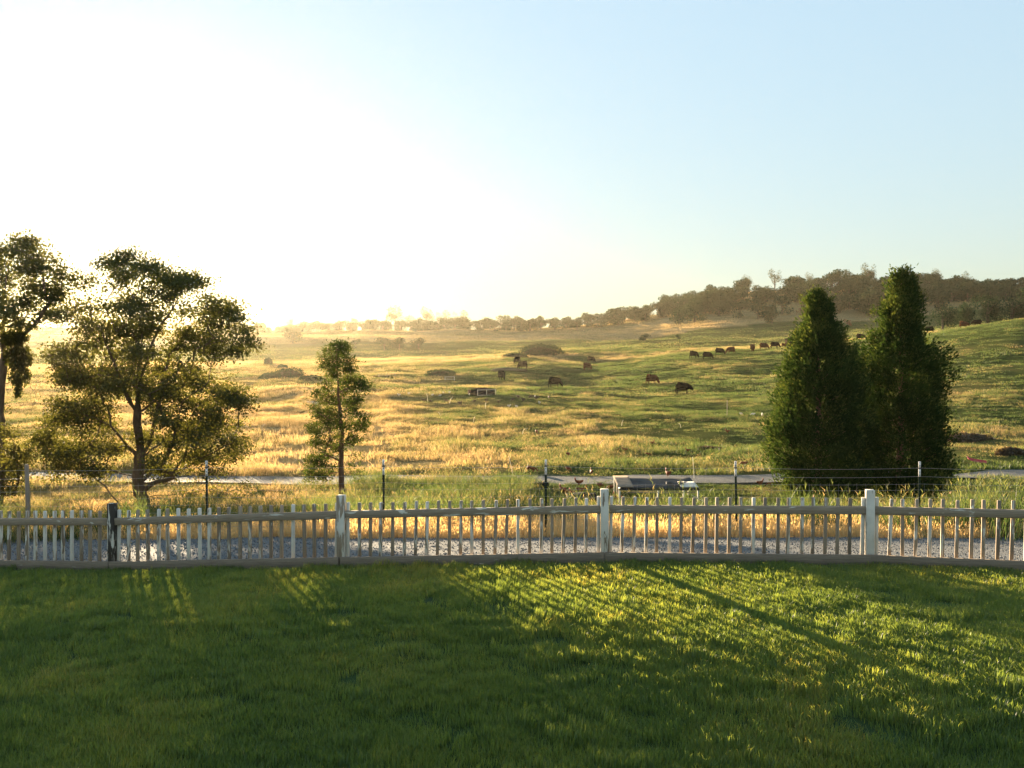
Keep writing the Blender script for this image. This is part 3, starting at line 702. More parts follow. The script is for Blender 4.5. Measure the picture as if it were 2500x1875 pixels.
clump_tree("oak_tree", "spreading oak with the low sun shining through its upper left crown", 25.0,
    [(350,1300),(347,1230),(343,1180),(341,1100),(338,1030),(338,960),(340,900),(344,850),(350,800),(335,740)],
    [(1.4,(340,1010),(318,985),(290,935),(250,905),(205,885)), (-1.2,(339,1020),(305,950),(287,905),(268,860),(250,810)), (.8,(342,1130),(365,1080),(385,1000),(405,900),(415,860),(440,830)),
     (-.8,(340,930),(360,880),(375,830),(395,790),(430,740)), (1.0,(345,860),(320,800),(318,735)), (-1.5,(345,1110),(300,1075),(270,1040),(230,1020),(190,1005)), (-.5,(338,1010),(400,965),(445,945),(500,935)),
     (1.5,(342,1110),(390,1085),(450,1070)), (-1.0,(350,1195),(372,1180),(440,1163),(495,1162),(540,1200),(590,1225)), (.6,(345,1180),(372,1150),(365,1100))],
    OAK, 0.185, (M_BARK, M_OAK), gO, 2.5, 21, (0.072, .68), .45, 0.0046, leaves_per=42, leaf_sd=.18)

# second oak, its trunk just outside the left edge
gO2 = np.random.default_rng(12)
def hanging(sk, LC, LD, LT, base):
    # dense mistletoe hanging in the crown and a bare broken limb below it
    for (px, py, rx, rz, n) in ((35,825,34,22,900),(45,870,34,34,1300),(48,915,26,32,700),(44,950,12,26,220)):
        c = P(px, py, 23.0) - base; s = 23.0 / F; d = rnd_dirs(n, gO2) * (gO2.random(n)[:, None] ** .4) * np.array([rx * s, rx * s, rz * s])
        LC.append(c + d); LD.append(gO2.normal(0, .35, (n, 3)) + np.array([0, 0, -1.0])); LT.append(np.clip(gO2.normal(.25, .15, n), 0, 1))
    tips = [(70,925),(95,935),(75,960),(88,970),(100,915),(125,920),(80,990),(75,1005),(60,930),(110,905),(90,900),(70,945),(134,918),(92,950)]
    A = np.array(sk.p); q = [P(a, b_, 23.2) - base for a, b_ in ((-10,945),(20,935),(45,925),(65,918))]
    i = int(np.argmin(np.linalg.norm(A - q[0], axis=1))); sk.chain([sk.p[i]] + q, i, .15)
    for a, b_ in tips: sk.attach(P(a, b_, 23.2 + gO2.normal(0, .25)) - base, .1, .1, .0, .2)
OAK2 = [(30,610,36,22),(62,592,30,20),(100,640,42,24),(18,680,40,24),(90,700,40,22),(150,672,24,18,.8),(150,712,26,18,.9),(60,742,38,22),(112,762,36,20),(125,730,30,16),(8,760,34,24),(45,790,30,18),(70,655,30,20),(150,770,16,12,.5),(-20,640,50,30),(-30,720,50,34),(-90,660,60,40),(-120,760,60,40),(-60,820,50,34),(-180,720,60,50),(-200,830,60,40),(-130,900,60,36),(-230,930,60,40),(-60,580,40,24),(-130,600,50,26),
 (20,1058,28,16,.5),(34,1108,34,30),(10,1150,34,30),(42,1150,24,24,.8),(28,1190,30,16,.6),(55,1120,18,26,.6),(-40,1060,50,36),(-60,1140,50,36),(-130,1080,60,40),(-30,1000,40,20,.6)]
clump_tree("oak_tree", "oak at the left edge with dense mistletoe hanging and a bare limb", 23.5,
    [(-14,1310),(-12,1240),(-8,1150),(-5,1050),(-2,960),(4,880),(12,820),(20,760)],
    [(-.5,(4,880),(60,815),(95,780),(125,735)), (.5,(12,820),(8,740),(15,680),(25,620)), (.4,(14,800),(28,730),(70,660)), (1,(-5,1020),(-60,900),(-110,800),(-130,700)), (-1,(-8,1100),(-80,1000),(-150,930),(-210,880)), (0,(-10,1200),(15,1210),(35,1205),(45,1180))],
    OAK2, 0.18, (M_BARK, M_OAK), gO2, 1.8, 22, (0.075, .68), .45, 0.0046, extra=hanging, leaves_per=42, leaf_sd=.16)

# slender conifer in the middle of the meadow
gC = np.random.default_rng(13)
CON = [(822,842,20,18),(842,845,18,18),(822,862,24,18),(800,872,18,18),(851,880,20,18),(797,896,18,16),(858,900,14,20),(826,890,20,18,.7),(799,936,16,18),(812,915,16,14,.8),(858,930,18,16),(878,943,15,14),(895,943,10,9),(845,950,18,16,.6),(775,961,18,14),(793,974,20,16),(871,974,20,16),(846,990,20,16,.6),(780,1010,20,16),(806,1005,16,16,.7),(862,1010,24,18),(886,1022,14,14),(763,1046,20,18),(799,1042,26,20),(871,1046,26,18),(891,1046,14,14),(842,1030,18,16,.5),(766,1079,14,14),(808,1072,24,18),(777,1076,18,14),(862,1075,24,14,.6),(794,1111,24,16,.8),(786,1130,22,16,.9),(768,1136,22,18),(758,1163,18,18),(790,1165,20,14,.7),(815,1140,16,12,.5),(870,1110,22,14,.35),(865,1150,24,12,.25),(780,1190,14,12,.4),(880,1160,14,10,.2)]
ce = [(845,-20,20),(900,-28,34),(950,-32,56),(1000,-58,52),(1050,-70,56),(1100,-62,46),(1160,-78,44),(1195,-60,30)]
for _ in range(95):
    py_ = gC.uniform(842, 1185); l_, r_ = (np.interp(py_, [c[0] for c in ce], [c[i] for c in ce]) for i in (1, 2)); f_ = gC.uniform(l_, r_); f_ *= 1.08
    if py_ > 1090 and f_ > 0 and gC.random() < .6: continue
    CON.append((827 + f_, py_ - .12 * abs(f_), gC.uniform(7, 13), gC.uniform(5, 10), gC.uniform(.5, .9)))
CON = [c[:4] + ((c[4] if len(c) > 4 else 1) * .8,) for c in CON]
clump_tree("conifer_tree", "slender young conifer with a bare lower trunk amid the golden meadow", 30.0,
    [(836,1240),(834,1163),(832,1076),(829,1010),(826,960),(824,900),(822,845),(822,834)], [],
    CON, 0.095, (M_CBARK, M_CEDAR), gC, 0.85, 22, (0.10, .34), .85, 0.0045, leaf_sd=.12, leaves_per=22)

# two big dark cedars on the right
def cedar(label, cx, base_py, top_py, Y, prof, g, lean=0.0):
    base = P(cx, base_py, Y); base[2] = float(zt(base[0], base[1])) - .05
    H = P(cx, top_py, Y)[2] - base[2]; s = Y / F
    hz = np.array([(base_py - py) * s for py, _, _ in prof])[::-1]; lw = np.array([l * s * .93 for _, l, _ in prof])[::-1]; rw = np.array([r_ * s * .91 for _, _, r_ in prof])[::-1]
    t = thing("cedar_tree", label, "tree", base, 0)
    sk = Skeleton(g); sk.chain([(0, 0, 0), (0.02, 0, H * .3), (0.0, 0.03, H * .7), (0, 0, H * .985)], -1, .25)
    nb = 420
    zz = hz[0] + (H - hz[0]) * g.random(nb * 4); wmax = np.interp(zz, hz, np.maximum(lw, rw)); zz = zz[g.random(nb * 4) < (wmax / wmax.max() * .85 + .15)][:nb]; nb = len(zz)
    ph = g.random(nb) * 2 * math.pi
    def width(zz, ph):
        c, s_ = np.cos(ph), np.sin(ph); l = np.interp(zz, hz, lw); r_ = np.interp(zz, hz, rw)
        return np.where(c < 0, l, r_) * np.abs(c) + .5 * (l + r_) * (1 - np.abs(c))
    wd = width(zz, ph)
    rad = wd * (.28 + .60 * g.random(nb) ** .45) * (0.78 + .34 * vnoise(ph * 1.9 + cx, zz * 1.5)); rad = np.where(g.random(nb) < .10, wd * g.uniform(.92, 1.08, nb), rad)
    bc = np.stack([np.cos(ph) * rad, np.sin(ph) * rad, zz], -1); bs = np.clip(.10 + .19 * wd * g.uniform(.6, 1.4, nb), .10, .46)
    per = 8; ns = nb * per; bi = np.repeat(np.arange(nb), per)
    outw = np.stack([np.cos(ph), np.sin(ph), np.full(nb, .55)], -1)[bi]
    cen = bc[bi] + g.normal(0, 1, (ns, 3)) * bs[bi][:, None] * np.array([.55, .55, .8]) + outw * (g.random(ns) * bs[bi] * .5)[:, None]
    cen[:, 2] = np.clip(cen[:, 2], hz[0] + .28 * g.random(ns), H * (1 - .035 * g.random(ns)) - .12)
    c = cen[:, 0] / (np.hypot(cen[:, 0], cen[:, 1]) + .01); s_ = cen[:, 1] / (np.hypot(cen[:, 0], cen[:, 1]) + .01); zz = cen[:, 2]
    btint = g.normal(0, .22, nb)[bi]
    for q in bc[::2]:
        a = np.array([0, 0, max(.3, q[2] - .25 * math.hypot(q[0], q[1]))]); A = np.array(sk.p[:40]); i = int(np.argmin(np.linalg.norm(A - a, axis=1))); sk.chain([sk.p[i], (sk.p[i] * .45 + q * .55) - np.array([0, 0, .08]), q], i, .3)
    r = sk.radii(.006, 2.3, .15)
    link("trunk", sk.mesh("cedar_wood", M_CBARK, r), t)
    nl = 20
    C = np.repeat(cen, nl, 0); outd = np.repeat(np.stack([c, s_, np.full(ns, .9)], -1), nl, 0)
    C = C + g.normal(0, .085, C.shape) * np.array([1, 1, 1.5]); D = outd + g.normal(0, .55, C.shape)
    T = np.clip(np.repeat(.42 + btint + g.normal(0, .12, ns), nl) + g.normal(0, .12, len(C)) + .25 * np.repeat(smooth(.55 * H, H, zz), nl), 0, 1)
    L_ = .12 * g.uniform(.7, 1.3, len(C))
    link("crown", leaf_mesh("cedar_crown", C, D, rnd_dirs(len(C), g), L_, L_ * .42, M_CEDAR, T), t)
    return t
cedar("dark cedar with the shorter pointed top, left of the pair behind the fence", 1995, 1240, 708, 30.0,
      [(708,3,3),(730,18,20),(760,30,34),(800,46,48),(850,64,72),(870,72,92),(900,84,108),(950,98,116),(1000,108,118),(1060,112,114),(1110,116,116),(1150,108,112),(1185,98,104),(1205,70,80)], np.random.default_rng(21))
cedar("dark cedar with the taller pointed top, right of the pair behind the fence", 2196, 1250, 655, 30.6,
      [(655,3,3),(680,16,18),(720,34,34),(760,46,46),(800,54,54),(830,60,56),(860,84,82),(900,100,98),(950,112,104),(1000,116,104),(1060,112,106),(1110,118,114),(1160,116,122),(1200,112,120),(1222,84,90)], np.random.default_rng(22))

# distant trees
def far_crown(g, h, w, n, size, airy=False, trunk=True, cone=False):
    nl = 7 if not airy else 9; C = []
    for k in range(nl):
        a = g.random() * 6.283; rr_ = w * .30 * g.random() ** .5
        cz = h * (g.uniform(.22 if not airy else .34, .80) if not cone else g.uniform(.3, .95)); c = np.array([math.cos(a) * rr_, math.sin(a) * rr_, cz]); sh = (1 - .75 * (cz / h - .3)) if cone else 1
        e = np.array([w * g.uniform(.20, .32), w * g.uniform(.20, .32), h * g.uniform(.16, .27)]) * sh * (0.75 if airy else 1)
        d = rnd_dirs(n // nl, g) * (g.random(n // nl)[:, None] ** .35); C.append(c + d * e)
    C = np.concatenate(C); L_ = size * g.uniform(.6, 1.3, len(C)); tint = np.clip(.5 + (C[:, 2] / h - .6) * .4 + g.normal(0, .2, len(C)), 0, 1)
    D = rnd_dirs(len(C), g); D[:, 2] *= .5
    b = MB(); b.tube([(0, 0, -.6), (.1, 0, h * .3), (0, .1, h * .62)], [w * .045, w * .035, w * .015], 6, False)
    for k in range(5 if airy else 3):
        a = g.random() * 6.283; z0 = h * g.uniform(.25, .5); b.tube([(0.05, 0, z0), (math.cos(a) * w * .25, math.sin(a) * w * .25, z0 + h * .22)], [w * .018, w * .006], 4, False)
    return C, D, L_, tint, b
FARV = {}
def far_proto(kind, i):
    key = (kind, i)
    if key not in FARV:
        g = np.random.default_rng(hash(kind) % 1000 + i if False else {"oak": 500, "pale": 600, "red": 700, "big": 800}[kind] + i)
        h, w, n, sz, mat, airy = {"oak": (9.5, 12.0, 1000, .85, M_WOOD, False), "pale": (11.0, 8.5, 620, .50, M_PALE, True), "red": (7, 7.5, 420, .5, M_RED, True), "big": (10.5, 11.0, 2600, .42, M_WOOD, False)}[kind]
        C, D, L_, T, b = far_crown(g, h, w, n, sz, airy)
        FARV[key] = (leaf_mesh(kind + "_crown", C, D, rnd_dirs(len(C), g), L_, L_ * .75, mat, T), b.mesh(kind + "_trunk", M_BARK))
    return FARV[key]
def far_tree(kind, pos, scale, label, group=None, name="oak_tree"):
    i = int(rng.integers(0, 5)); c, tr = far_proto(kind, i)
    t = thing(name, label, "tree", pos, rng.random() * 6.283, group); t.scale = (scale * rng.uniform(.85, 1.2), scale * rng.uniform(.85, 1.2), scale * rng.uniform(.85, 1.12))
    link("trunk", tr, t); link("crown", c, t); return t
# wooded hill on the right
n_w = 0
while n_w < 205:
    px = rng.uniform(1480, 2460) if n_w > 25 else rng.uniform(2400, 2640)
    Yd = rng.uniform(462, 640)
    if px < 1650: Yd = rng.uniform(545, 640)
    if px > 2330: Yd = rng.uniform(500, 640)
    x = (px - CX) / F * Yd
    far_tree("oak", on_ground(x, Yd) - np.array([0, 0, .3]), rng.uniform(.9, 1.4), "dark oak in the dense wood on the right-hand hill", "oaks covering the right-hand hill"); n_w += 1
# treeline on the far ridge
for k in range(84):
    px = 480 + 1040 * k / 83 + rng.normal(0, 8); Yd = rng.uniform(612, 680)
    if px > 1150: Yd = rng.uniform(570, 650)
    x = (px - CX) / F * Yd
    far_tree("oak", on_ground(x, Yd) - np.array([0, 0, .5]), rng.uniform(.7, 1.15) * (1.12 if 960 < px < 1150 else 1), "hazy oak in the treeline on the far ridge", "oaks along the far ridge")
for k in range(14):
    px = -150 + 640 * k / 13 + rng.normal(0, 10); Yd = rng.uniform(610, 680); x = (px - CX) / F * Yd
    far_tree("oak", on_ground(x, Yd) - np.array([0, 0, .5]), rng.uniform(.7, 1.05), "oak on the ridge lost in the sun haze on the left", "oaks in the sun haze")
# pale thin trees standing above the ridges (column, row of the top, words)
for px, top, lab in ((965,745,"tallest pale bare-branched tree above the far ridge"),(1003,762,"thin pale tree beside the tallest one on the far ridge"),(1042,750,"pale tree with a narrow crown in the middle of the far ridge"),(1083,748,"pale round-crowned tree above the far ridge, right of centre"),(1125,752,"pale broad tree on the far ridge before it drops"),(1185,770,"low pale tree at the right end of the far ridge trees"),(1222,775,"small pale tree where the far ridge drops"),(868,772,"pale tree above the ridge straight over the slender conifer"),(795,778,"faint pale tree on the ridge left of the slender conifer"),(705,772,"faint pale tree on the hazy left part of the ridge"),
                     (1822,672,"pale tree poking out at the left end of the hill wood"),(1890,652,"tall pale pine with ragged crown on the hill wood"),(1975,662,"pale thin tree above the shorter cedar's left side"),(2018,668,"pale thin tree right over the shorter cedar"),(2118,640,"tallest pale tree on the hilltop between the two cedars"),(2226,660,"pale tree just right of the taller cedar's tip"),(2287,652,"pale broad tree on the hilltop right of the cedars"),(2358,665,"pale tree at the right end of the hilltop wood"),(2470,690,"faint pale tree on the skyline at the far right")):
    Yd = 690 if px < 1500 else 632; x = (px - CX) / F * Yd; g0 = on_ground(x, Yd); ht = P(px, top, Yd)[2] - g0[2]
    far_tree("pale", g0, max(.5, ht / 10.6), lab, None, "pale_tree")
# single oaks in the far field and at the wood's foot
for px, py, wpx, kind, lab in ((938,856,40,"oak","left one of two touching oaks in the far green field"),(975,853,44,"oak","right one of two touching oaks in the far green field"),(1022,852,46,"oak","round oak alone in the far green field"),(867,850,28,"oak","smaller oak left of the pair in the far green field"),(715,838,52,"oak","wide hazy oak at the left end of the far field"),(1885,790,40,"oak","oak standing clear at the foot of the hill wood"),(2070,800,42,"red","russet oak seen between the two cedars"),(1962,778,52,"red","russet oak just left of the shorter cedar's tip"),(1298,850,14,"red","small orange shrub behind the dark thicket"),(1574,833,28,"oak","small round bush in the green field right of the thicket"),(1655,828,16,"oak","tiny bush on the crest left of the cattle line")):
    g0 = hit(px, py, 285); sc = wpx / F * g0[1] / 11.0
    far_tree(kind, g0 - np.array([0, 0, .2]), sc, lab, None, "oak_tree" if wpx > 30 else "bush")
# near clump of oaks behind the right crest
for px, Yd, sc, lab in ((2300,250,.72,"left end of the dark oak clump behind the right crest"),(2352,258,.86,"second oak from the left in the clump behind the right crest"),(2410,250,.92,"tall rounded oak in the middle of the right crest clump"),(2470,244,.98,"broad oak by the right frame edge behind the crest"),(2535,250,1.05,"oak half cut by the right frame edge"),(2600,240,1.0,"last oak of the clump on the far right")):
    x = (px - CX) / F * Yd; far_tree("big", on_ground(x, Yd) - np.array([0, 0, .8]), sc * 1.14, lab, "oaks behind the right crest")

# thickets, brush, mounds
def thicket(name, label, cat, pos, size, n, leafsz, mat, seed, tint=.35):
    g = np.random.default_rng(seed); d = rnd_dirs(n, g); d[:, 2] = np.abs(d[:, 2])
    lump = .82 + .3 * vnoise(np.arctan2(d[:, 1], d[:, 0]) * 2 + seed, d[:, 2] * 3)
    C = d * np.array(size) * (lump * (g.random(n) ** .2))[:, None]; L_ = leafsz * g.uniform(.6, 1.4, n)
    t = thing(name, label, cat, pos)
    link("crown", leaf_mesh(name + "_leaves", C, rnd_dirs(n, g) + d * .6, rnd_dirs(n, g), L_, L_ * .6, mat, np.clip(g.normal(tint, .18, n), 0, 1)), t)
    import bmesh
    bm = bmesh.new(); bmesh.ops.create_icosphere(bm, subdivisions=3, radius=1)
    for v in bm.verts:
        v.co = Vector((v.co.x * size[0], v.co.y * size[1], v.co.z * size[2])) * (.66 + .14 * float(vnoise(v.co.x * 2 + seed, v.co.y * 2 + v.co.z)))
    me = bpy.data.meshes.new("mound"); bm.to_mesh(me); bm.free(); me.materials.append(M_EARTH); link("mound", me, t); return t
M_EARTH = plain_mat("dark_earth", (0.055, 0.048, 0.030), .95, .5, 1.5, .5)
g0 = hit(1322, 866); sc = g0[1] / F
thicket("thicket", "large dark rounded thicket beyond the grazing cattle", "thicket", g0, (60 * sc, 4.5, 27 * sc), 4200, .34, M_WOOD, 31)
g0 = hit(1258, 872); thicket("thicket", "low dark brush trailing left of the large rounded thicket", "thicket", g0, (34 * g0[1] / F, 3, 11 * g0[1] / F), 1500, .30, M_WOOD, 32)
g0 = hit(1076, 918); thicket("grassy_mound", "dark green grassy mound behind the white gate", "mound", g0, (42 * g0[1] / F, 2.6, 17 * g0[1] / F), 2400, .22, M_WOOD, 33, .6)
g0 = hit(1240, 905); thicket("earth_mound", "low bare earth mound with two cattle behind it", "mound", g0, (62 * g0[1] / F, 3, 10 * g0[1] / F), 260, .15, M_WOOD, 34, .6)
for px, py, rx, rz, lab, s in ((705,922,44,26,"large hazy bush left of the slender conifer",35),(660,925,30,16,"lower bush left of the large hazy bush",36),(760,930,34,14,"dark low bush touching the slender conifer",37),(655,890,12,18,"round bush left of the timber frame",38),(690,900,14,10,"small bush under the timber frame",39)):
    g0 = hit(px, py); sc = g0[1] / F; thicket("bush", lab, "bush", g0, (rx * sc, rx * sc * .7, rz * sc), 1500, .26, M_WOOD, s, .5)
M_BRUSH = leaf_mat("dead_brush", [(0, (0.05, 0.035, 0.022)), (1, (0.13, 0.09, 0.055))], "tint", 'GEOMETRY', .2)
for px, py, rx, rz, lab, s in ((2365,1078,62,22,"dark pile of dead brush on the slope right of the cedars",41),(2470,1112,40,20,"low brush heap near the right edge above the red sled",42),(1730,1100,38,10,"flattened brown brush heap left of the cedars",43)):
    g0 = hit(px, py, 40); sc = g0[1] / F; thicket("brush_pile", lab, "brush pile", g0, (rx * sc, rx * sc * .6, rz * sc), 1500, .17, M_BRUSH, s, .5)
g0 = hit(2478, 1262, 16); thicket("bush", "yellow-green bush behind the fence at the right edge", "bush", g0, (38 * g0[1] / F, .5, 62 * g0[1] / F), 2200, .09, M_OAK, 44, .95)
g0 = hit(298, 1300, 16); thicket("sapling", "small bushy sapling left of the oak trunk", "shrub", g0, (22 * g0[1] / F, .25, 44 * g0[1] / F), 700, .08, M_OAK, 45, .7)

# ------------------------------------------------------------------ cattle and birds
def skin_body(name, verts, edges, mat, sub=2):
    me = bpy.data.meshes.new(name); me.from_pydata([v[:3] for v in verts], edges, [])
    o = bpy.data.objects.new(name, me); COL.objects.link(o)
    md = o.modifiers.new("skin", 'SKIN'); md.use_smooth_shade = True
    for i, v in enumerate(verts):
        r = v[3]; me.skin_vertices[0].data[i].radius = (r, r) if not isinstance(r, tuple) else r
    me.skin_vertices[0].data[0].use_root = True
    ss = o.modifiers.new("sub", 'SUBSURF'); ss.levels = sub; ss.render_levels = sub
    dg = bpy.context.evaluated_depsgraph_get(); nm = bpy.data.meshes.new_from_object(o.evaluated_get(dg))
    bpy.data.objects.remove(o); nm.name = name; nm.materials.clear(); nm.materials.append(mat)
    nm.polygons.foreach_set("use_smooth", np.ones(len(nm.polygons), bool)); return nm
def cow_mesh(name, mat, pose):
    v = [(-.20, 0, .98, .56), (-.72, 0, 1.03, .48), (-.96, 0, 1.08, .28), (.35, 0, .98, .58), (.70, 0, 1.05, .42)]
    e = [(0, 1), (1, 2), (0, 3), (3, 4)]
    if pose == "graze": nk = [(.98, 0, .86, .29), (1.20, 0, .56, .20), (1.32, 0, .34, .16), (1.40, 0, .13, .12)]
    elif pose == "half": nk = [(.98, 0, .98, .32), (1.18, 0, .88, .22), (1.32, 0, .72, .18), (1.42, 0, .54, .12)]
    else: nk = [(1.0, 0, 1.28, .21), (1.18, 0, 1.45, .16), (1.36, 0, 1.40, .13), (1.56, 0, 1.26, .09)]
    b = len(v); v += nk; e += [(4, b), (b, b + 1), (b + 1, b + 2), (b + 2, b + 3)]
    h = nk[1]
    for s in (-1, 1): v.append((h[0] - .04, s * .24, h[2] + .06, .035)); e.append((b + 1, len(v) - 1))
    for s in (-1, 1):
        off = .10 * s if pose != "half" else -.06 * s
        k = len(v); v += [(.52 + off * .5, s * .20, .68, .13), (.54 + off, s * .20, .40, .068), (.53 + off * 1.2, s * .20, .04, .062)]; e += [(3, k), (k, k + 1), (k + 1, k + 2)]
        k = len(v); v += [(-.82 - off * .4, s * .21, .76, .17), (-.98 - off, s * .21, .46, .075), (-.90 - off, s * .21, .04, .062)]; e += [(1, k), (k, k + 1), (k + 1, k + 2)]
    k = len(v); v += [(-1.16, 0, .98, .045), (-1.19, 0, .62, .028), (-1.18, 0, .36, .05)]; e += [(2, k), (k, k + 1), (k + 1, k + 2)]
    return skin_body(name, v, e, mat, 2)
M_BLACK = plain_mat("black_hide", (0.007, 0.006, 0.006), .95, .5, 3, spec=0.0)
M_BROWN = plain_mat("brown_hide", (0.085, 0.034, 0.018), .95, .4, 3, spec=0.0)
M_DKBROWN = plain_mat("dark_brown_hide", (0.018, 0.011, 0.009), .95, .5, 3, spec=0.0)
M_HOOF = plain_mat("hoof_horn", (0.03, 0.026, 0.022), .6, .3, 10)
COWS = {}
def cow(px, py, head, pose, mat, label, size=1.0, y0=60, y1=400, sink=0.0):
    key = (pose, mat.name)
    if key not in COWS: COWS[key] = cow_mesh("cow_" + pose, mat, pose)
    g0 = hit(px, py, y0, y1); o = link("cow", COWS[key], None, g0 + np.array([0, 0, .10]), (0, 0, head + (-.5 if rng.random() < .6 else .45))); o.scale = (size * .92, size * .95, size * 1.04)
    tag(o, label, "cow", "cattle grazing the pasture"); return o
cow(1355,948,-.05,"graze",M_BLACK,"black cow grazing alone with its head to the right, lower centre pasture")
cow(1668,965,.08,"half",M_BLACK,"big black cow side-on, lowest and nearest of the herd")
cow(1592,940,-.12,"graze",M_BROWN,"brown cow grazing just above and left of the nearest black cow")
cow(1226,930,-.75,"graze",M_BLACK,"black cow grazing turned away above the low white-framed pen")
cow(1262,890,2.6,"graze",M_BLACK,"black cow behind the bare earth mound, upper of the two there")
cow(1276,903,3.05,"graze",M_DKBROWN,"dark brown cow beside the earth mound, lower of the two there")
cow(1443,886,-.1,"graze",M_DKBROWN,"dark cow grazing above the reddish cow in the centre")
cow(1434,905,-1.3,"graze",M_BROWN,"reddish cow facing the camera with its head down")
cow(1694,876,-.05,"graze",M_BLACK,"first black cow at the left end of the upper line")
cow(1727,879,.0,"graze",M_BLACK,"second black cow of the upper line, lowest in it")
cow(1757,868,-.1,"graze",M_BLACK,"third black cow of the upper line")
cow(1784,865,3.0,"graze",M_BROWN,"reddish cow facing left after the three black cows of the upper line")
cow(1838,859,1.7,"graze",M_BROWN,"brown cow seen end-on on the upper slope")
cow(1865,855,-.1,"graze",M_BROWN,"brown cow right of the end-on cow on the upper slope")
cow(1892,852,.1,"graze",M_DKBROWN,"dark brown cow left of the shed on the upper slope")
cow(1914,849,-.2,"half",M_BROWN,"small calf next to the shed", .6)
def crest_cow(px, Yd, head, mat, label, sink):
    x = (px - CX) / F * Yd; key = ("half", mat.name)
    if key not in COWS: COWS[key] = cow_mesh("cow_half", mat, "half")
    g0 = on_ground(x, Yd); o = link("cow", COWS[key], None, g0, (0, 0, head)); o.scale = (.86, .9, .98); tag(o, label, "cow", "cattle grazing the pasture")
crest_cow(2352,192,.1,M_BROWN,"brown cow whose back shows over the right crest", .5)
crest_cow(2384,196,2.9,M_DKBROWN,"second brown cow showing over the right crest", .5)
crest_cow(2268,205,3.0,M_DKBROWN,"dark cow half hidden by the crest right of the cedars", .5)
crest_cow(2100,205,.0,M_DKBROWN,"dark cow glimpsed between the two cedars", .5)

def bird_mesh(name, mat, pose):
    v = [(0, 0, .26, .13), (-.15, 0, .27, .10), (-.30, 0, .34, .045), (.12, 0, .28, .10)]; e = [(0, 1), (1, 2), (0, 3)]
    nk = [(.20, 0, .36, .05), (.23, 0, .45, .04), (.29, 0, .46, .02)] if pose == "up" else [(.22, 0, .22, .05), (.30, 0, .10, .035), (.34, 0, .05, .018)]
    b = len(v); v += nk; e += [(3, b), (b, b + 1), (b + 1, b + 2)]
    for s in (-1, 1): k = len(v); v += [(.0, s * .06, .14, .035), (.02, s * .06, .0, .014)]; e += [(0, k), (k, k + 1)]
    return skin_body(name, v, e, mat, 1)
M_HEN = plain_mat("red_hen_feathers", (0.20, 0.058, 0.022), .7, .5, 12); M_WHITEF = plain_mat("white_feathers", (0.66, 0.60, 0.50), .7, .12, 10); M_BRONZE = plain_mat("bronze_feathers", (0.10, 0.065, 0.042), .7, .5, 10)
M_COMB = plain_mat("red_comb", (0.45, 0.03, 0.02), .5, .2, 20)
BIRDS = {(m.name, p): bird_mesh("bird_" + p, m, p) for m in (M_HEN, M_WHITEF, M_BRONZE) for p in ("up", "peck")}
def comb_mesh():
    b = MB(); b.box((.235, 0, .50), (.07, .012, .05)); b.box((.28, 0, .42), (.02, .02, .05)); return b.mesh("comb", M_COMB)
COMB = comb_mesh()
def bird(px, py, mat, pose, label, size, name, group, y0=16, pos=None):
    g0 = hit(px, py, y0) if pos is None else pos
    t = thing(("farm_bird" if name == "bird" else name), label, "hen" if name == "hen" else "bird", g0, rng.random() * 6.283, group); t.scale = (size,) * 3
    link("body", BIRDS[(mat.name, pose)], t)
    if name == "hen" and pose == "up": link("comb", COMB, t)
    return t
WB = "white birds in the pasture"; BB = "brown birds in the pasture"; HB = "red hens loose around the pen"
for px, py, lab in ((974,968,"white bird farthest left, near the tall dry grass"),(998,963,"white bird second from the left by the dry grass"),(1056,967,"white bird alone between the stalk and the pair"),(1075,968,"white bird left of a close pair"),(1082,962,"white bird in the close pair"),(1097,961,"white bird right of the close pair, near the pen"),(1146,966,"white bird at the left corner of the white-framed pen"),(1159,965,"white bird against the dark side of the pen"),(1243,995,"white bird low in the grass right of the pen"),(1261,996,"white bird with head raised right of the pen"),(1317,987,"white bird alone below the field stakes"),(1306,972,"white bird among the brown birds near the stakes"),(1809,1014,"white bird lying by the stake left of the cedars"),(1838,1016,"largest white bird beside the cedars"),(1861,1017,"white bird closest to the shorter cedar")):
    bird(px, py, M_WHITEF, "up" if rng.random() > .6 else "peck", lab, rng.uniform(.62, .82), "bird", WB)
for px, py, lab in ((1034,983,"brown bird left of the pale upright stalk"),(1051,984,"dark bird right of the pale upright stalk"),(1090,983,"brown bird by the bent stalk in the grass"),(1123,990,"dark bird low in the grass below the pen"),(1158,983,"large brown bird below the left end of the pen"),(1187,982,"upright brown bird below the pen's white frame"),(1218,985,"greyish bird right of the upright brown one"),(1252,980,"black bird right of the pen in the grass"),(1265,974,"brown bird behind the black one"),(1277,981,"reddish bird facing the camera right of the pen"),(1296,973,"brown bird at the left of the stakes"),(1310,977,"brown bird under the first field stake"),(1340,974,"brown bird at the right end of the flock")):
    bird(px, py, M_BRONZE, "up" if rng.random() > .5 else "peck", lab, rng.uniform(.85, 1.2), "bird", BB)
